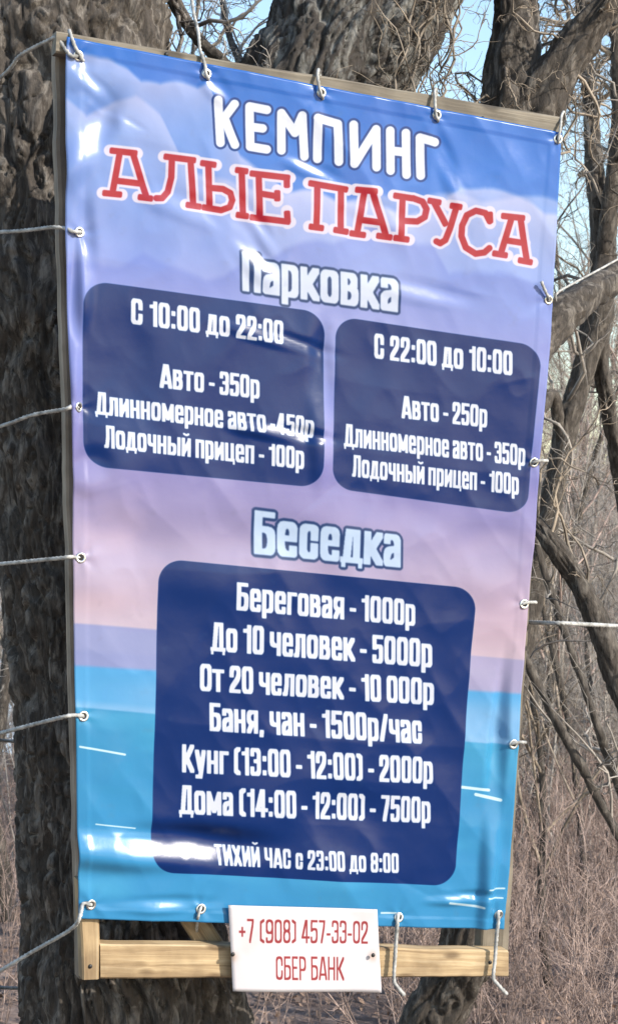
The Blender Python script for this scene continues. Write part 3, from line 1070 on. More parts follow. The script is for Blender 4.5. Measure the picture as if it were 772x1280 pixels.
def plank(name, quad, w_front, thick, mat, seed=0, along='x', nseg=40, parent=None, wav=0.0028):
    """quad photo pixels TL TR BR BL seen on the plane w_front"""
    q = [plane_xy(*p, w_front) for p in quad]
    TL, TR, BR, BL = q
    if along == 'x':
        a0, a1, b0, b1 = BL, BR, TL, TR      # low edge, high edge
    else:
        a0, a1, b0, b1 = BL, TL, BR, TR
    ch = min(0.004, thick * 0.12)
    V, UV = [], []
    L = np.linalg.norm(a1 - a0)
    Wd = np.linalg.norm(b0 - a0)
    prof = [(0, ch / thick), (ch / Wd, 0), (1 - ch / Wd, 0), (1, ch / thick), (1, 1 - ch / thick), (1 - ch / Wd, 1), (ch / Wd, 1), (0, 1 - ch / thick)]
    for i in range(nseg + 1):
        f = i / nseg
        lo = a0 * (1 - f) + a1 * f
        hi = b0 * (1 - f) + b1 * f
        j1 = wav * float(noise3(np.array([f * L * 14, seed, 0.3]), seed)) + wav * .5 * float(noise3(np.array([f * L * 60, seed, 2.3]), seed))
        j2 = wav * float(noise3(np.array([f * L * 12, seed, 7.3]), seed + 1))
        d = (hi - lo) / np.linalg.norm(hi - lo)
        lo = lo + d * j1
        hi = hi + d * j2
        for (u, w) in prof:
            xy = lo * (1 - u) + hi * u
            V.append(plane_pt(xy, w_front - thick * w))
            per = u * Wd + w * thick * 1.0
            UV.append((f * L + seed * .37, per + seed * .71))
    n = 8
    k, j = np.meshgrid(np.arange(nseg), np.arange(n), indexing='ij')
    j2 = (j + 1) % n
    F = np.stack([k * n + j, k * n + j2, (k + 1) * n + j2, (k + 1) * n + j], -1).reshape(-1, 4)
    if along == 'x':
        F = F[:, ::-1]
    caps = np.array([np.arange(n)[::-1], nseg * n + np.arange(n)])
    if along == 'x':
        caps = caps[:, ::-1]
    return mk(name, V, [F, caps], mat, parent or frame, UV, smooth=False)


plank('top_rail', [(71, 38), (701, 146), (700, 174), (70, 66)], -0.006, 0.042, M_GREYWOOD, 1, 'x')
plank('side_post', [(69, 55), (112, 62), (150, 1170), (97, 1170)][:2] + [(124, 1222), (100, 1224)], -0.052, 0.045, M_DARKWOOD, 2, 'y', 60)
plank('post_foot', [(99, 1100), (124, 1100), (125, 1224), (104, 1225)], -0.010, 0.040, M_PINE, 3, 'y', 10)
plank('bottom_rail', [(125.5, 1180), (635, 1188), (635, 1221), (126, 1224)], -0.010, 0.042, M_PINE, 4, 'x')
plank('side_post', [(660, 170), (699, 172), (634, 1190), (600, 1190)], -0.054, 0.040, M_GREYWOOD, 5, 'y', 60)
plank('diagonal_brace', [(140, 1010), (172, 1006), (285, 1184), (248, 1186)], -0.056, 0.035, M_PINE, 6, 'y', 14)


def dome(r, h, n=14):
    th = np.arange(n) * 2 * np.pi / n
    v = [np.stack([r * np.cos(th), r * np.sin(th), 0 * th], -1), np.stack([r * .8 * np.cos(th), r * .8 * np.sin(th), 0 * th + h * .7], -1), [[0, 0, h]]]
    i = np.arange(n)
    j = (i + 1) % n
    me = mesh_from('screw', np.concatenate(v), [np.stack([i, j, n + j, n + i], -1), np.stack([n + i, n + j, 0 * i + 2 * n], -1)])
    me.materials.append(M_SCREW)
    return me


SC = dome(0.005, 0.003)
PQ = PLM.to_quaternion()


def screw(px, py, w, parent):
    o = link('screw', SC, None, parent)
    o.location = (on_plane(px, py, w) - np.array(parent.location)).tolist()
    o.rotation_mode = 'QUATERNION'
    o.rotation_quaternion = PQ
    return o


for px, py in [(208, 68), (331, 80), (603, 148)]:
    screw(px, py, -0.006, frame)
screw(113, 1208, -0.010, frame)
screw(612, 1203, -0.010, frame)

# ------------------------------------------------------------------ phone number card
cxy = [plane_xy(*q, 0.012) for q in CQ]
HC = homog([(0, 1), (1, 1), (1, 0), (0, 0)], cxy)
s, t = np.meshgrid(np.linspace(0, 1, 40), np.linspace(0, 1, 24))
cx, cy = hmap(HC, s, t)
cw = 0.012 + 0.004 * np.sin(s * 5 + .5) * (1 - t) + 0.003 * t * np.cos(s * 4) + 0.0015 * noise3(np.stack([s * 6, t * 4, s * 0], -1), 4)
cv = (ORG + cx[..., None] * EX + cy[..., None] * EY + cw[..., None] * EN).reshape(-1, 3)
nI = np.arange(40 * 24).reshape(24, 40)
F = np.stack([nI[:-1, :-1], nI[:-1, 1:], nI[1:, 1:], nI[1:, :-1]], -1).reshape(-1, 4)
loop = np.concatenate([nI[0, :], nI[1:, -1], nI[-1, -2::-1], nI[-2:0:-1, 0]])
l2 = np.roll(loop, -1)
n0 = len(cv)
uvs = np.stack([s.ravel(), t.ravel()], -1)
card = mk('phone_card', np.concatenate([cv, cv - EN * .002]), [np.concatenate([F, F[:, ::-1] + n0, np.stack([l2, loop, loop + n0, l2 + n0], -1)])], M_CARD, None, np.concatenate([uvs, uvs]))
tag(card, 'white card with a red phone number screwed to the pine rail below the banner', 'card')
for px, py in [(291, 1193), (466, 1194)]:
    screw(px, py, 0.019, card)


# ------------------------------------------------------------------ ropes
def rope(P, r, label, group='white cords tying the banner', rnd=None):
    C_ = catmull(np.concatenate([np.asarray(P, float), np.full((len(P), 1), r)], 1), 0.004)
    pts = C_[:, :3]
    t_, a, b = sweep(pts, None, 0)
    n = 12
    s_ = np.concatenate([[0], np.cumsum(np.linalg.norm(np.diff(pts, axis=0), axis=1))])
    th = np.arange(n) * 2 * np.pi / n
    rr = r * (1 + 0.22 * np.cos(3 * (th[None] - s_[:, None] * 2 * np.pi / 0.032)) + 0.05 * rng.normal(size=(len(pts), 1)))
    v = pts[:, None] + rr[..., None] * (np.cos(th)[None, :, None] * a[:, None] + np.sin(th)[None, :, None] * b[:, None])
    K = len(pts)
    k, j = np.meshgrid(np.arange(K - 1), np.arange(n), indexing='ij')
    j2 = (j + 1) % n
    f = np.stack([k * n + j, k * n + j2, (k + 1) * n + j2, (k + 1) * n + j], -1).reshape(-1, 4)
    caps = np.array([np.arange(n)[::-1], (K - 1) * n + np.arange(n)])
    o = mk('rope', v.reshape(-1, 3), [f, caps], M_ROPE)
    return tag(o, label, 'rope', group)


def gp(i, w=0.004, dx=0, dy=0):
    g = GROM[i]
    return on_plane(g[0] + dx, g[1] + dy, w)


TB = 4.62   # depth behind the big trunk


def left_rope(i, pts, label, back):
    px, py = back
    P = [gp(i, -0.006), gp(i, 0.006, -1, 0), gp(i, 0.008, -10, -1)] + [at(x, y, Y) for x, y, Y in pts] + [at(px, py, 4.15), at(px + 15, py + 6, 4.5), at(px + 90, py + 8, 4.78), at(px + 200, py + 6, 4.74)]
    return rope(P, 0.0040, label)


left_rope(0, [(72, 48, 3.77), (60, 51, 3.80), (25, 70, 3.86), (0, 98, 3.92)], 'white cord arching from the top left corner of the frame across the bark', (-110, 190))
left_rope(5, [(84, 286, 3.78), (66, 284, 3.79), (40, 287, 3.84), (0, 290, 3.9)], 'white cord tied through the grommet level with the red lettering on the left edge', (-110, 292))
left_rope(6, [(84, 511, 3.78), (40, 519, 3.84), (0, 533, 3.9)], 'white cord tied to the left edge beside the daytime parking price panel', (-100, 560))
left_rope(7, [(82, 697, 3.79), (40, 701, 3.84), (0, 705, 3.9)], 'white cord running straight left from the pink part of the banner above the painted sea', (-75, 712))
left_rope(8, [(80, 896, 3.80), (40, 906, 3.86), (10, 914, 3.93)], 'white cord tied to the left edge at the top of the painted blue sea', (-8, 920))
left_rope(9, [(100, 1146, 3.79), (88, 1162, 3.82), (40, 1190, 3.9), (0, 1214, 3.96)], 'white cord slanting down to the left from the bottom left corner grommet', (-22, 1228))

# loops over the top rail
for i, (tx, ty), lab in [(1, (253, 66), 'short cord looped over the top rail above the first white letters'),
                         (2, (397, 92), 'short cord looped over the top rail above the middle of the heading'),
                         (3, (543, 116), 'short cord looped over the top rail above the last heading letter')]:
    g = GROM[i]
    P = [gp(i, -0.004, 2, 8), gp(i, 0.006, 2, 6), gp(i, 0.010, -1, -2), on_plane(tx, ty + 6, 0.006), on_plane(tx, ty - 2, -0.004), on_plane(tx + 1, ty - 5, -0.03), on_plane(tx + 2, ty, -0.058), on_plane(tx + 4, ty + 20, -0.060)]
    if i == 1:
        P = [gp(1, -0.004, 2, 8), gp(1, 0.006, 2, 6), gp(1, 0.010, -1, -2), on_plane(256, 80, 0.006), on_plane(250, 62, -0.006), on_plane(248, 40, -0.03), on_plane(242, 15, -0.08), on_plane(236, -30, -0.15)]
    rope(P, 0.0034, lab)
rope([gp(4, -0.004, 1, 6), gp(4, 0.006, 1, 4), gp(4, 0.009, 2, -4), on_plane(700, 158, 0.006), on_plane(701, 146, -0.01), on_plane(704, 140, -0.04), on_plane(706, 150, -0.07)], 0.003, 'short cord knotted round the top right corner of the frame')
# corner knot on the left
rope([gp(0, -0.003, 6, 6), gp(0, 0.006, 4, 3), gp(0, 0.010, -4, -12), on_plane(91, 50, 0.006), on_plane(88, 42, -0.01), on_plane(87, 38, -0.04)], 0.0036, 'thick white cord knotted through the top left corner grommet')
# hanging ties at the bottom
rope([gp(16, -0.004, 1, -4), gp(16, 0.006, 0, -2), gp(16, 0.010, -1, 10), on_plane(495, 1170, 0.006), on_plane(493, 1200, 0.006), on_plane(492, 1224, 0.008), on_plane(495, 1232, 0.010), on_plane(505, 1244, 0.012)], 0.0042,
     'white cord hanging over the pine rail just right of the phone card')
rope([gp(14, -0.004, 0, -4), gp(14, 0.006, 0, -2), gp(14, 0.010, 0, 10), on_plane(620, 1170, 0.006), on_plane(618, 1200, 0.006), on_plane(616, 1222, 0.008), on_plane(622, 1231, 0.012), on_plane(633, 1243, 0.014)], 0.0042,
     'white cord hanging over the right end of the pine rail')
rope([gp(15, -0.004, 1, -3), gp(15, 0.006, 0, -1), gp(15, 0.008, -3, 8), on_plane(247, 1152, -0.01), on_plane(246, 1165, -0.06), on_plane(250, 1176, -0.08)], 0.003, 'thin cord through the bottom grommet left of the phone card')
# right side ties
rope([on_plane(652, 776, -0.1), on_plane(655, 778, -0.095), on_plane(664, 778, -0.06), at(700, 779, 4.2), at(740, 781, 4.3), at(790, 784, 4.4), at(850, 790, 4.55), at(880, 794, 4.75)], 0.0048,
     'white cord stretched level from the right post towards the leaning tree')
rope([gp(10, -0.003, 0, 3), gp(10, 0.008, 1, -2), on_plane(680, 362, 0.012), on_plane(676, 352, 0.016)], 0.0035, 'short cord tail sticking up from the grommet beside the parking heading')
rope([on_plane(694, 376, -0.095), at(696, 366, 4.3), at(720, 352, 4.5), at(750, 336, 4.7), at(772, 324, 4.85), at(820, 300, 4.95), at(876, 300, 4.95)], 0.0027, 'pale cord rising to the right over the thick bough')
for i, lab in [(11, 'stub of cord in the right edge grommet beside the night parking panel'), (12, 'stub of cord in the right edge grommet beside the gazebo price panel'),
               (13, 'stub of cord in the right edge grommet level with the painted sea')]:
    rope([gp(i, -0.003, -3, 2), gp(i, 0.007, -1, 0), gp(i, 0.010, 6, -2), gp(i, 0.002, 12, -2), gp(i, -0.03, 15, -2), gp(i, -0.07, 16, -2)], 0.0036, lab)

# ------------------------------------------------------------------ the big tree behind the sign


def px_path(rows):
    """rows: photo x, y, radius px, depth"""
    out = []
    for x, y, r, Y in rows:
        p = at(x, y, Y)
        out.append([*p, r * mpp(Y)])
    return out


def tree(name, label, base, parts, mat, twigs=None, group=None, cell=0.006, relief=0.014, freq=16):
    T = thing(name, base, label, 'tree', group)
    for k, (nm, rows, *o) in enumerate(parts):
        kw = o[0] if o else {}
        pr = np.array(rows, float)
        v, f = bark_tube(pr, kw.get('cell', cell), kw.get('relief', relief), kw.get('seed', 3 + k * 5), kw.get('freq', freq), kw.get('lump', 0.06), elong=kw.get('elong', 4.5))
        mk(nm, v, f, kw.get('mat', mat), T)
    return T


G0 = 0.0   # ground height near the sign
main_rows = px_path([(185, 1700, 185, 4.45), (172, 1420, 150, 4.42), (165, 1280, 138, 4.40), (140, 1120, 112, 4.36), (134, 950, 108, 4.36), (118, 750, 108, 4.36), (104, 560, 116, 4.38), (92, 380, 128, 4.40), (84, 200, 134, 4.43), (76, 60, 136, 4.46), (64, -120, 128, 4.5), (40, -380, 110, 4.55), (0, -800, 80, 4.7)])
stem2 = px_path([(190, 620, 70, 4.5), (262, 400, 92, 4.55), (345, 220, 98, 4.62), (412, 90, 99, 4.68), (466, 0, 97, 4.74), (535, -110, 90, 4.8), (640, -300, 80, 4.95), (760, -560, 60, 5.2)])
stem3 = px_path([(560, 1650, 62, 5.3), (535, 1330, 44, 5.2), (560, 1240, 36, 5.15), (592, 1150, 34, 5.1), (606, 900, 34, 5.05), (600, 560, 44, 5.0), (610, 330, 46, 4.95), (638, 160, 46, 4.92), (641, 90, 34, 4.92), (643, 30, 28, 4.93), (640, -60, 26, 4.95), (615, -260, 22, 5.0)])
bough = px_path([(630, 260, 44, 4.95), (655, 170, 42, 4.9), (680, 118, 32, 4.87), (705, 78, 25, 4.85), (738, 32, 23, 4.84), (772, -14, 22, 4.82), (830, -90, 20, 4.8), (900, -200, 18, 4.8)])
bough2 = px_path([(560, 600, 20, 5.2), (630, 490, 21, 5.3), (682, 418, 23, 5.4), (722, 376, 19, 5.5), (772, 346, 17, 5.7), (850, 285, 16, 6.0), (960, 220, 14, 6.3)])
T1 = tree('big_tree', 'massive multi-stemmed dark tree with furrowed bark right behind the banner', (main_rows[0][0], main_rows[0][1], 0),
          [('trunk', main_rows, dict(cell=0.0040, relief=0.017, freq=34, elong=5.0)),
           ('stem', stem2, dict(cell=0.0043, relief=0.016, freq=38, mat=M_BARK2, seed=31, elong=5.0))], M_BARK)
gapb = px_path([(160, -120, 15, 4.62), (200, -35, 11, 4.6), (228, 18, 9, 4.58), (252, 52, 8, 4.56), (285, 84, 8, 4.55), (320, 130, 9, 4.55), (350, 200, 10, 4.55)])
gapc = px_path([(330, 160, 7, 4.9), (305, 90, 6, 5.0), (285, 40, 5, 5.1), (275, -20, 4, 5.2), (268, -90, 3, 5.2)])
for rows_, sd_ in ((gapb, 101), (gapc, 103)):
    v, f = bark_tube(np.array(rows_, float), 0.006, 0.004, sd_, 30, .08)
    mk('branch', v, f, M_BARK3, T1)
T3 = tree('forked_tree', 'dark stem forking above the top right corner of the banner, thick bough rising right', (*px_path([(560, 1650, 10, 5.3)])[0][:2], 0),
          [('trunk', stem3, dict(relief=0.012, freq=20, seed=41)), ('bough', bough, dict(relief=0.012, freq=20, seed=47)),
           ('bough', bough2, dict(relief=0.010, freq=20, seed=53, cell=0.008))], M_BARK)


def arr(rows):
    a = np.array(rows, float)
    c = catmull(a, 0.12)
    return c


def spawn(parent, rows_list, spec, mat, seed, name='crown', L0=1.0, up=0.15):
    rnd = np.random.default_rng(seed)
    bag = Bag()
    for rows in rows_list:
        c = arr(rows)
        ln = np.linalg.norm(np.diff(c[:, :3], axis=0), axis=1).sum()
        grow(bag, c[None, :, :3], np.clip(c[None, :, 3], 0, 0.03), np.array([L0 if L0 else ln]), spec, rnd, up)
    return bag.out(name, mat, parent)


# twigs in the gap between the stems
spawn(T1, [gapb, gapc], [(14, .7, .4, 9, 5, .34, .9, .05), (6, .6, .55, 8, 4, .38, .8, .2), (5, .55, .6, 6, 3, .4, .8, .15)], M_TWIG_P, 55, L0=.6, up=0.0)
# crown of the big tree: twigs springing from the stems, above and beside the sign
spawn(T1, [stem2[3:], main_rows[8:]], [(16, .8, .2, 13, 6, .36, .8, .05), (7, .6, .55, 10, 4, .4, .8, .2), (6, .55, .6, 7, 3, .38, .8, .15)], M_TWIG, 5, L0=.9, up=0.0)
spawn(T3, [stem3[5:], bough[1:], bough2[2:]], [(10, .8, .2, 13, 6, .36, .9, .1), (6, .6, .55, 10, 4, .4, .8, .2), (5, .55, .6, 7, 3, .4, .8, .15)], M_TWIG, 8, L0=.75, up=0.0)

# the V-shaped tree to the right
vl = px_path([(560, 1500, 23.8, 7.2), (600, 1150, 22.4, 7.1), (640, 860, 18.5, 7.0), (668, 730, 15.2, 7.0), (690, 625, 14.5, 7.0), (708, 530, 13.9, 7.0), (728, 455, 14.5, 7.0), (748, 385, 17.8, 7.0), (752, 300, 16.5, 7.0), (742, 225, 13.2, 7.0), (735, 120, 9.9, 7.1), (720, -60, 7.3, 7.2)])
vr = px_path([(752, 395, 14.5, 7.0), (750, 440, 11.2, 7.02), (758, 500, 9.9, 7.05), (772, 580, 9.2, 7.1), (790, 700, 9.9, 7.2), (812, 900, 11.9, 7.3), (830, 1150, 14.5, 7.4), (838, 1450, 17.2, 7.4)])
vs = px_path([(700, 560, 7.9, 6.99), (690, 495, 7.3, 6.9), (676, 510, 7.9, 6.8), (655, 525, 7.9, 6.7), (600, 560, 6.6, 6.6)])
vu = px_path([(752, 330, 13.2, 7.0), (764, 240, 9.9, 6.9), (772, 120, 8.6, 6.85), (764, -40, 6.6, 6.8)])
T4 = tree('crooked_tree', 'crooked tree whose two legs spread in a V beside the parking panels', (vl[0][0], vl[0][1], 0),
          [('trunk', vl, dict(seed=61)), ('stem', vr, dict(seed=67)), ('branch', vs, dict(seed=71)), ('stem', vu, dict(seed=73))], M_BARK3, cell=0.01, relief=0.008, freq=24)
spawn(T4, [vl[3:], vr[:6], vs, vu], [(10, .9, .3, 13, 5, .34, .95, .1), (6, .6, .55, 10, 4, .38, .8, .2), (5, .55, .6, 7, 3, .4, .8, .15)], M_TWIG_G, 12, L0=1.0, up=0.05)

spawn(T4, [vl[7:], vu], [(13, .9, .45, 11, 5, .36, 1.0, .0), (7, .6, .55, 9, 4, .4, .8, .1), (5, .55, .6, 6, 3, .4, .8, .15)], M_TWIG, 14, name='twigs', L0=.75, up=0.0)

# leaning tree crossing the right edge
ln = px_path([(900, 1500, 30.4, 5.3), (850, 1200, 24.3, 5.0), (815, 1000, 19.8, 4.85), (790, 900, 16.7, 4.8), (768, 840, 14.4, 4.8), (745, 775, 13.7, 4.8), (715, 715, 11.4, 4.8), (688, 676, 10.6, 4.8), (660, 640, 7.6, 4.85), (620, 600, 6.1, 4.9)])
ln2 = px_path([(815, 1000, 16.7, 4.86), (840, 860, 15.2, 4.85), (868, 700, 13.7, 4.8), (880, 400, 10.6, 4.9), (900, 0, 7.6, 5.0)])
T5 = tree('leaning_tree', 'dark leaning tree crossing the right edge beside the pink part of the banner', (ln[0][0], ln[0][1], 0), [('trunk', ln, dict(seed=81)), ('stem', ln2, dict(seed=83, cell=0.012))], M_BARK3, cell=0.007, relief=0.007, freq=26)
spawn(T5, [ln[4:]], [(5, .8, .3, 11, 5, .34, .9, .1), (4, .6, .55, 8, 4, .32, .8, .2), (4, .55, .6, 7, 3, .4, .8, .15)], M_TWIG, 15, L0=0.6, up=0.0)

sap1 = px_path([(930, 1330, 8.2, 6.4), (840, 1130, 7.5, 6.3), (772, 1042, 6.8, 6.25), (722, 951, 6.0, 6.2), (664, 841, 5.2, 6.2), (600, 700, 3.8, 6.2), (520, 500, 2.2, 6.2)])
T6 = tree('leaning_sapling', 'thin dark sapling leaning left, lower of the two crossing beside the painted sea', (sap1[0][0], sap1[0][1], 0), [('trunk', sap1, dict(seed=91))], M_BARK3, cell=0.008, relief=0.004, freq=30)
spawn(T6, [sap1[1:]], [(7, .8, .4, 8, 4, .28, .8, .1), (6, .6, .6, 7, 3, .35, .8, .2), (4, .5, .7, 5, 3, .4, .8, .2)], M_TWIG_G, 21, L0=.8, up=.1)
sap2 = px_path([(880, 1290, 8.2, 6.8), (810, 1080, 6.8, 6.7), (765, 963, 6.0, 6.65), (740, 890, 6.0, 6.6), (697, 768, 4.5, 6.6), (672, 690, 3.8, 6.6), (640, 560, 2.2, 6.6)])
T7 = tree('leaning_sapling', 'thin dark sapling leaning left, upper of the two crossing beside the sign', (sap2[0][0], sap2[0][1], 0), [('trunk', sap2, dict(seed=95))], M_BARK3, cell=0.008, relief=0.004, freq=30)
spawn(T7, [sap2[1:]], [(7, .8, .4, 8, 4, .28, .8, .1), (6, .6, .6, 7, 3, .35, .8, .2), (4, .5, .7, 5, 3, .4, .8, .2)], M_TWIG_G, 23, L0=.8, up=.1)

vine = thing('climbing_vine', at(540, 200, 4.45), 'pale dry vine strands climbing the lichened stem above the banner', 'vine')
vr_ = np.random.default_rng(44)
for k in range(7):
    x0 = 508 + k * 10 + vr_.uniform(-5, 5)
    P = []
    for q in range(18):
        f = q / 17
        P.append([*at(x0 - 40 + 75 * f + vr_.normal(0, 4.5), 230 - 330 * f, 4.42 + .012 * k + vr_.normal(0, .012) + .15 * f), mpp(4.5) * vr_.uniform(1.0, 2.2)])
    P = catmull(np.array(P), 0.02)
    vb_ = Bag()
    grow(vb_, P[None, :, :3], P[None, :, 3], np.array([.35]), [(9, .8, .7, 8, 4, .4, .7, .1), (4, .6, .7, 6, 3, .4, .7, .1)], vr_, .1)
    tag(vb_.out('tendrils', M_TWIG, vine), kind='stuff')
    t_, a_, b_ = sweep(P[:, :3], None, 0)
    th = np.arange(6) * np.pi / 3
    v = (P[:, None, :3] + P[:, 3][:, None, None] * (np.cos(th)[None, :, None] * a_[:, None] + np.sin(th)[None, :, None] * b_[:, None])).reshape(-1, 3)
    kk, j = np.meshgrid(np.arange(len(P) - 1), np.arange(6), indexing='ij')
    j2 = (j + 1) % 6
    mk('strand', v, [np.stack([kk * 6 + j, kk * 6 + j2, (kk + 1) * 6 + j2, (kk + 1) * 6 + j], -1).reshape(-1, 4)], M_TWIG, vine)

# ------------------------------------------------------------------ ground, bank, water and far shore


def ground_z(x, y):
    z = -2.3 * sstep(13, 26, y + 0.15 * x) + 0.0 * x
    z = z + 0.10 * fbm(np.stack([x * .5, y * .5, x * 0], -1), 3, 2) + 0.03 * noise3(np.stack([x * 3, y * 3, x * 0], -1), 9)
    return z


gx_ = np.concatenate([np.linspace(-14, 14, 180)])
gy_ = np.concatenate([np.linspace(-8, 34, 260)])
X, Y = np.meshgrid(gx_ * 2.2, gy_)
Z = ground_z(X, Y)
gi = np.arange(X.size).reshape(X.shape)
F = np.stack([gi[:-1, :-1], gi[:-1, 1:], gi[1:, 1:], gi[1:, :-1]], -1).reshape(-1, 4)
m, nt, b = new_mat('leaf_litter_soil')
tc = nd(nt, 'ShaderNodeTexCoord')
n = nd(nt, 'ShaderNodeTexNoise', Scale=5.0, Detail=10.0, Roughness=0.75)
nt.links.new(tc.outputs['Object'], n.inputs['Vector'])
r = ramp(nt, n.outputs[0], [(0.35, (0.12, 0.08, 0.068)), (0.5, (0.25, 0.18, 0.15)), (0.66, (0.40, 0.31, 0.27))])
nt.links.new(r.outputs[0], b.inputs['Base Color'])
b.inputs['Roughness'].default_value = 0.95
bp = nd(nt, 'ShaderNodeBump', Strength=1.0, Distance=0.05)
nt.links.new(n.outputs[0], bp.inputs['Height'])
nt.links.new(bp.outputs[0], b.inputs['Normal'])
M_SOIL = m
g = mk('ground', np.stack([X, Y, Z], -1).reshape(-1, 3), F, M_SOIL)
tag(g, kind='structure')

m, nt, b = new_mat('pale_water')
tc = nd(nt, 'ShaderNodeTexCoord')
n = nd(nt, 'ShaderNodeTexNoise', Scale=0.25, Detail=5.0)
nt.links.new(tc.outputs['Object'], n.inputs['Vector'])
r = ramp(nt, n.outputs[0], [(0.3, (0.42, 0.46, 0.50)), (0.7, (0.62, 0.66, 0.70))])
nt.links.new(r.outputs[0], b.inputs['Base Color'])
b.inputs['Roughness'].default_value = 0.35
M_WATER = m
wt = mk('water', [(-1500, 20, -2.0), (1500, 20, -2.0), (1500, 2500, -2.0), (-1500, 2500, -2.0)], [np.array([[0, 1, 2, 3]])], M_WATER)
tag(wt, kind='structure')

# far wooded shore
xs = np.linspace(-420, 420, 260)
bag = Bag()
rows = []
for k, (yy, hh) in enumerate([(300, -2.2), (304, 1.5), (330, 7), (380, 12), (470, 14), (700, -3)]):
    hz = hh + (hh > 0) * (0.25 * hh) * fbm(np.stack([xs / 40, xs * 0 + k, xs * 0], -1), 3, 4) * 2
    rows.append(np.stack([xs, np.full_like(xs, yy), hz], -1))
V = np.stack(rows)
gi = np.arange(V.shape[0] * V.shape[1]).reshape(V.shape[:2])
F = np.stack([gi[:-1, :-1], gi[:-1, 1:], gi[1:, 1:], gi[1:, :-1]], -1).reshape(-1, 4)
hl = mk('far_hills', V.reshape(-1, 3), F, simple_mat('far_wood', (0.20, 0.165, 0.15), 0.95, 0, 0.4, 0.12))
tag(hl, kind='structure')

# ------------------------------------------------------------------ bare woodland
protos = []
for k in range(6):
    rnd = np.random.default_rng(100 + k)
    h = 5.5 + rnd.uniform(-1, 1.5)
    K = 14
    pth = np.zeros((K, 3))
    d = np.array([rnd.normal(0, .08), rnd.normal(0, .08), 1.0])
    for i in range(1, K):
        d = d + rnd.normal(0, .07, 3)
        d[2] = max(d[2], .8)
        d /= np.linalg.norm(d)
        pth[i] = pth[i - 1] + d * h / (K - 1)
    r0 = 0.034 + 0.02 * rnd.random()
    rad = np.linspace(r0, r0 * 0.25, K)
    rad[0] *= 1.4
    v, f = bark_tube(np.concatenate([pth, rad[:, None]], 1), 0.03, 0.006, 7 + k, 22, .08)
    tm = mesh_from('trunk', v, f)
    tm.materials.append(M_BARK3 if k % 3 else M_TWIG_G)
    bag = Bag()
    grow(bag, pth[None], rad[None], np.array([h * 0.42]), [(16, 1.0, .5, 9, 5, .16, .75, .12), (7, .5, .5, 8, 3, .26, .75, .15), (6, .5, .6, 6, 3, .35, .7, .15), (3, .5, .7, 4, 3, .4, .7, .2)], rnd, .18)
    cm = bag.mesh('crown')
    cm.materials.append([M_TWIG_G, M_TWIG, M_TWIG_R][k % 3])
    protos.append((tm, cm))


def bg_tree(px, Y, k, rz, sc, label, group=None, sy=1.0):
    x = (px - 386) / FPX * Y
    z = float(ground_z(np.array(x), np.array(Y))) - 0.05
    T = thing('bare_tree', (x, Y, z), label, 'tree', group)
    T.rotation_euler = (0, 0, rz)
    T.scale = (sc, sc, sc * sy)
    link('trunk', protos[k][0], None, T)
    link('crown', protos[k][1], None, T)
    return T


bg_tree(686, 7.4, 1, 0.4, 0.45, 'straight slim bare tree nearest to the lower right corner of the sign', sy=1.1)
bg_tree(728, 8.2, 4, 2.0, 0.5, 'slim dark bare tree second from the sign, right of the painted sea')
bg_tree(660, 9.5, 5, 4.0, 0.55, 'thin bare tree half hidden behind the right post of the sign')
bg_tree(762, 9.0, 2, 1.0, 0.55, 'slim bare tree at the right edge of the picture low down')
bg_tree(8, 8.6, 5, 3.0, 1.1, 'slim brown tree at the left edge beside the big trunk')
bg_tree(-18, 9.8, 4, 1.3, 1.0, 'bare tree cut by the left edge behind the slim brown tree')
rnd = np.random.default_rng(77)
cnt = 0
for i in range(90):
    Y = 11.5 + 18 * (i / 90) ** 1.2
    if i % 4 == 0:
        px = rnd.uniform(-60, 340)
    else:
        px = rnd.uniform(600, 860)
    bg_tree(px, Y, int(rnd.integers(0, 6)), rnd.uniform(0, 6.28), rnd.uniform(.38, .66) if i % 8 else rnd.uniform(.5, .7), 'bare grey-brown tree in the tangled wood ' + ('left of and behind the big trunk' if i % 4 == 0 else 'right of the sign'), 'bare trees of the wood ' + ('left of the sign' if i % 4 == 0 else 'right of the sign'))

for k in range(15):
    px = rnd.uniform(190, 340) if k % 4 == 0 else (rnd.uniform(-40, 20) if k % 4 == 1 else rnd.uniform(560, 800))
    bg_tree(px, rnd.uniform(20, 32), int(rnd.integers(0, 6)), rnd.uniform(0, 6.28), rnd.uniform(1.15, 1.7), 'tall bare tree far back whose fine twigs stand against the pale sky', 'tall bare trees against the sky')

# undergrowth: dry thin stems, too many to count


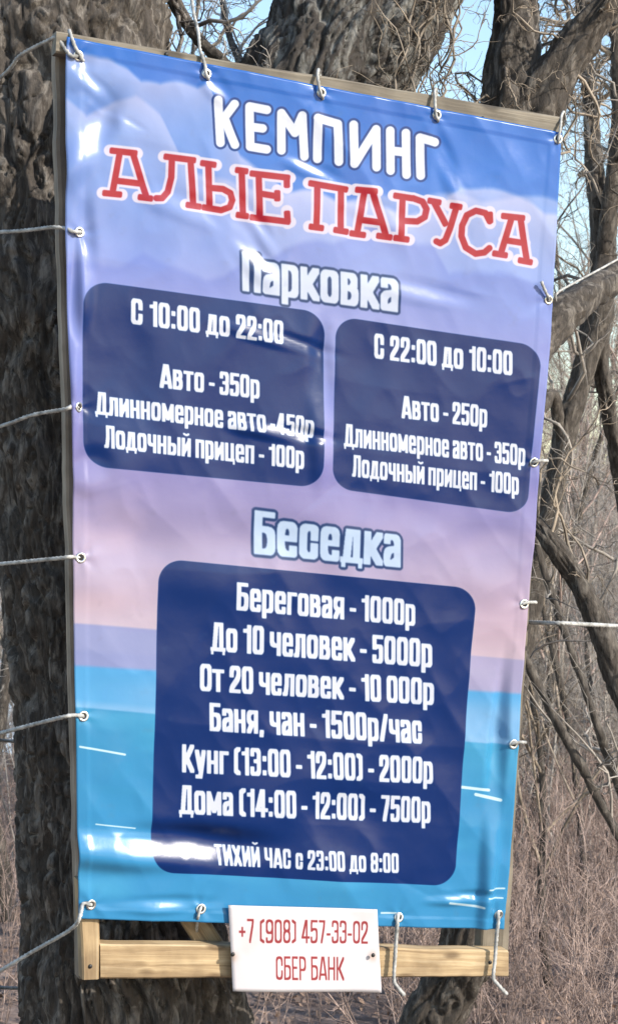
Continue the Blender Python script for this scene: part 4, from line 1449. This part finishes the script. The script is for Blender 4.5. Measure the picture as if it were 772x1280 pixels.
def brush(name, label, N, ylo, yhi, lmin, lmax, rmin, rmax, lean, crook, spec, mat, seed, up):
    rnd = np.random.default_rng(seed)
    px = np.where(rnd.random(N) < .72, rnd.uniform(470, 900, N), rnd.uniform(-150, 470, N))
    Yd = rnd.uniform(ylo, yhi, N)
    x = (px - 386) / FPX * Yd
    st = np.stack([x, Yd, ground_z(x, Yd) - .03], -1)
    K = 9
    cur = rnd.normal(0, lean, (N, 3))
    cur[:, 2] = 1
    P = [st]
    L = rnd.uniform(lmin, lmax, N)
    for k in range(K - 1):
        cur = cur + rnd.normal(0, crook, cur.shape)
        cur /= np.linalg.norm(cur, axis=1, keepdims=True)
        P.append(P[-1] + cur * (L / (K - 1))[:, None])
    P = np.stack(P, 1)
    rad = np.linspace(1, .35, K)[None] * rnd.uniform(rmin, rmax, N)[:, None]
    bag = Bag()
    bag.add(*tubes(P, rad, 4, rnd))
    grow(bag, P, rad, L, spec, rnd, up)
    tag(bag.out(name, mat), label, kind='stuff')


brush('undergrowth', 'tangled dry reddish undergrowth of thin bare stems on the forest floor', 1900, 5.8, 14, .2, .95, .0015, .004, .3, .09,
      [(5, .5, .75, 6, 3, .18, .6, .15), (3, .5, .8, 4, 3, .22, .6, .2)], M_TWIG_R, 5, .12)
brush('thicket', 'pale grey thicket of upright bare shoots standing behind the sign', 900, 8.5, 22, .9, 2.7, .003, .008, .13, .06,
      [(9, .38, .5, 8, 3, .2, .6, .15), (5, .5, .6, 6, 3, .3, .6, .15), (3, .5, .7, 4, 3, .3, .6, .2)], M_TWIG_P, 6, .2)

# fallen leaves
rnd = np.random.default_rng(9)
N = 60000
x = rnd.uniform(-5, 6, N)
y = rnd.uniform(4.6, 16, N)
z = ground_z(x, y) + .012
c = np.stack([x, y, z], -1)
a = rnd.normal(size=(N, 3)); a[:, 2] *= .5
a /= np.linalg.norm(a, axis=1, keepdims=True)
bb = np.cross(a, rnd.normal(size=(N, 3)) * .3 + np.array([0, 0, 1]))
bb /= np.linalg.norm(bb, axis=1, keepdims=True)
sz = rnd.uniform(.010, .024, (N, 1))
V = np.stack([c - a * sz, c + bb * sz * .5, c + a * sz, c - bb * sz * .5], 1).reshape(-1, 3)
F = np.arange(N * 4).reshape(-1, 4)
lv = mk('fallen_leaves', V, F, simple_mat('dry_leaf', (0.27, 0.18, 0.13), 0.8, 0, 0.5, 3.0))
tag(lv, 'dry brown fallen leaves covering the ground', kind='stuff')
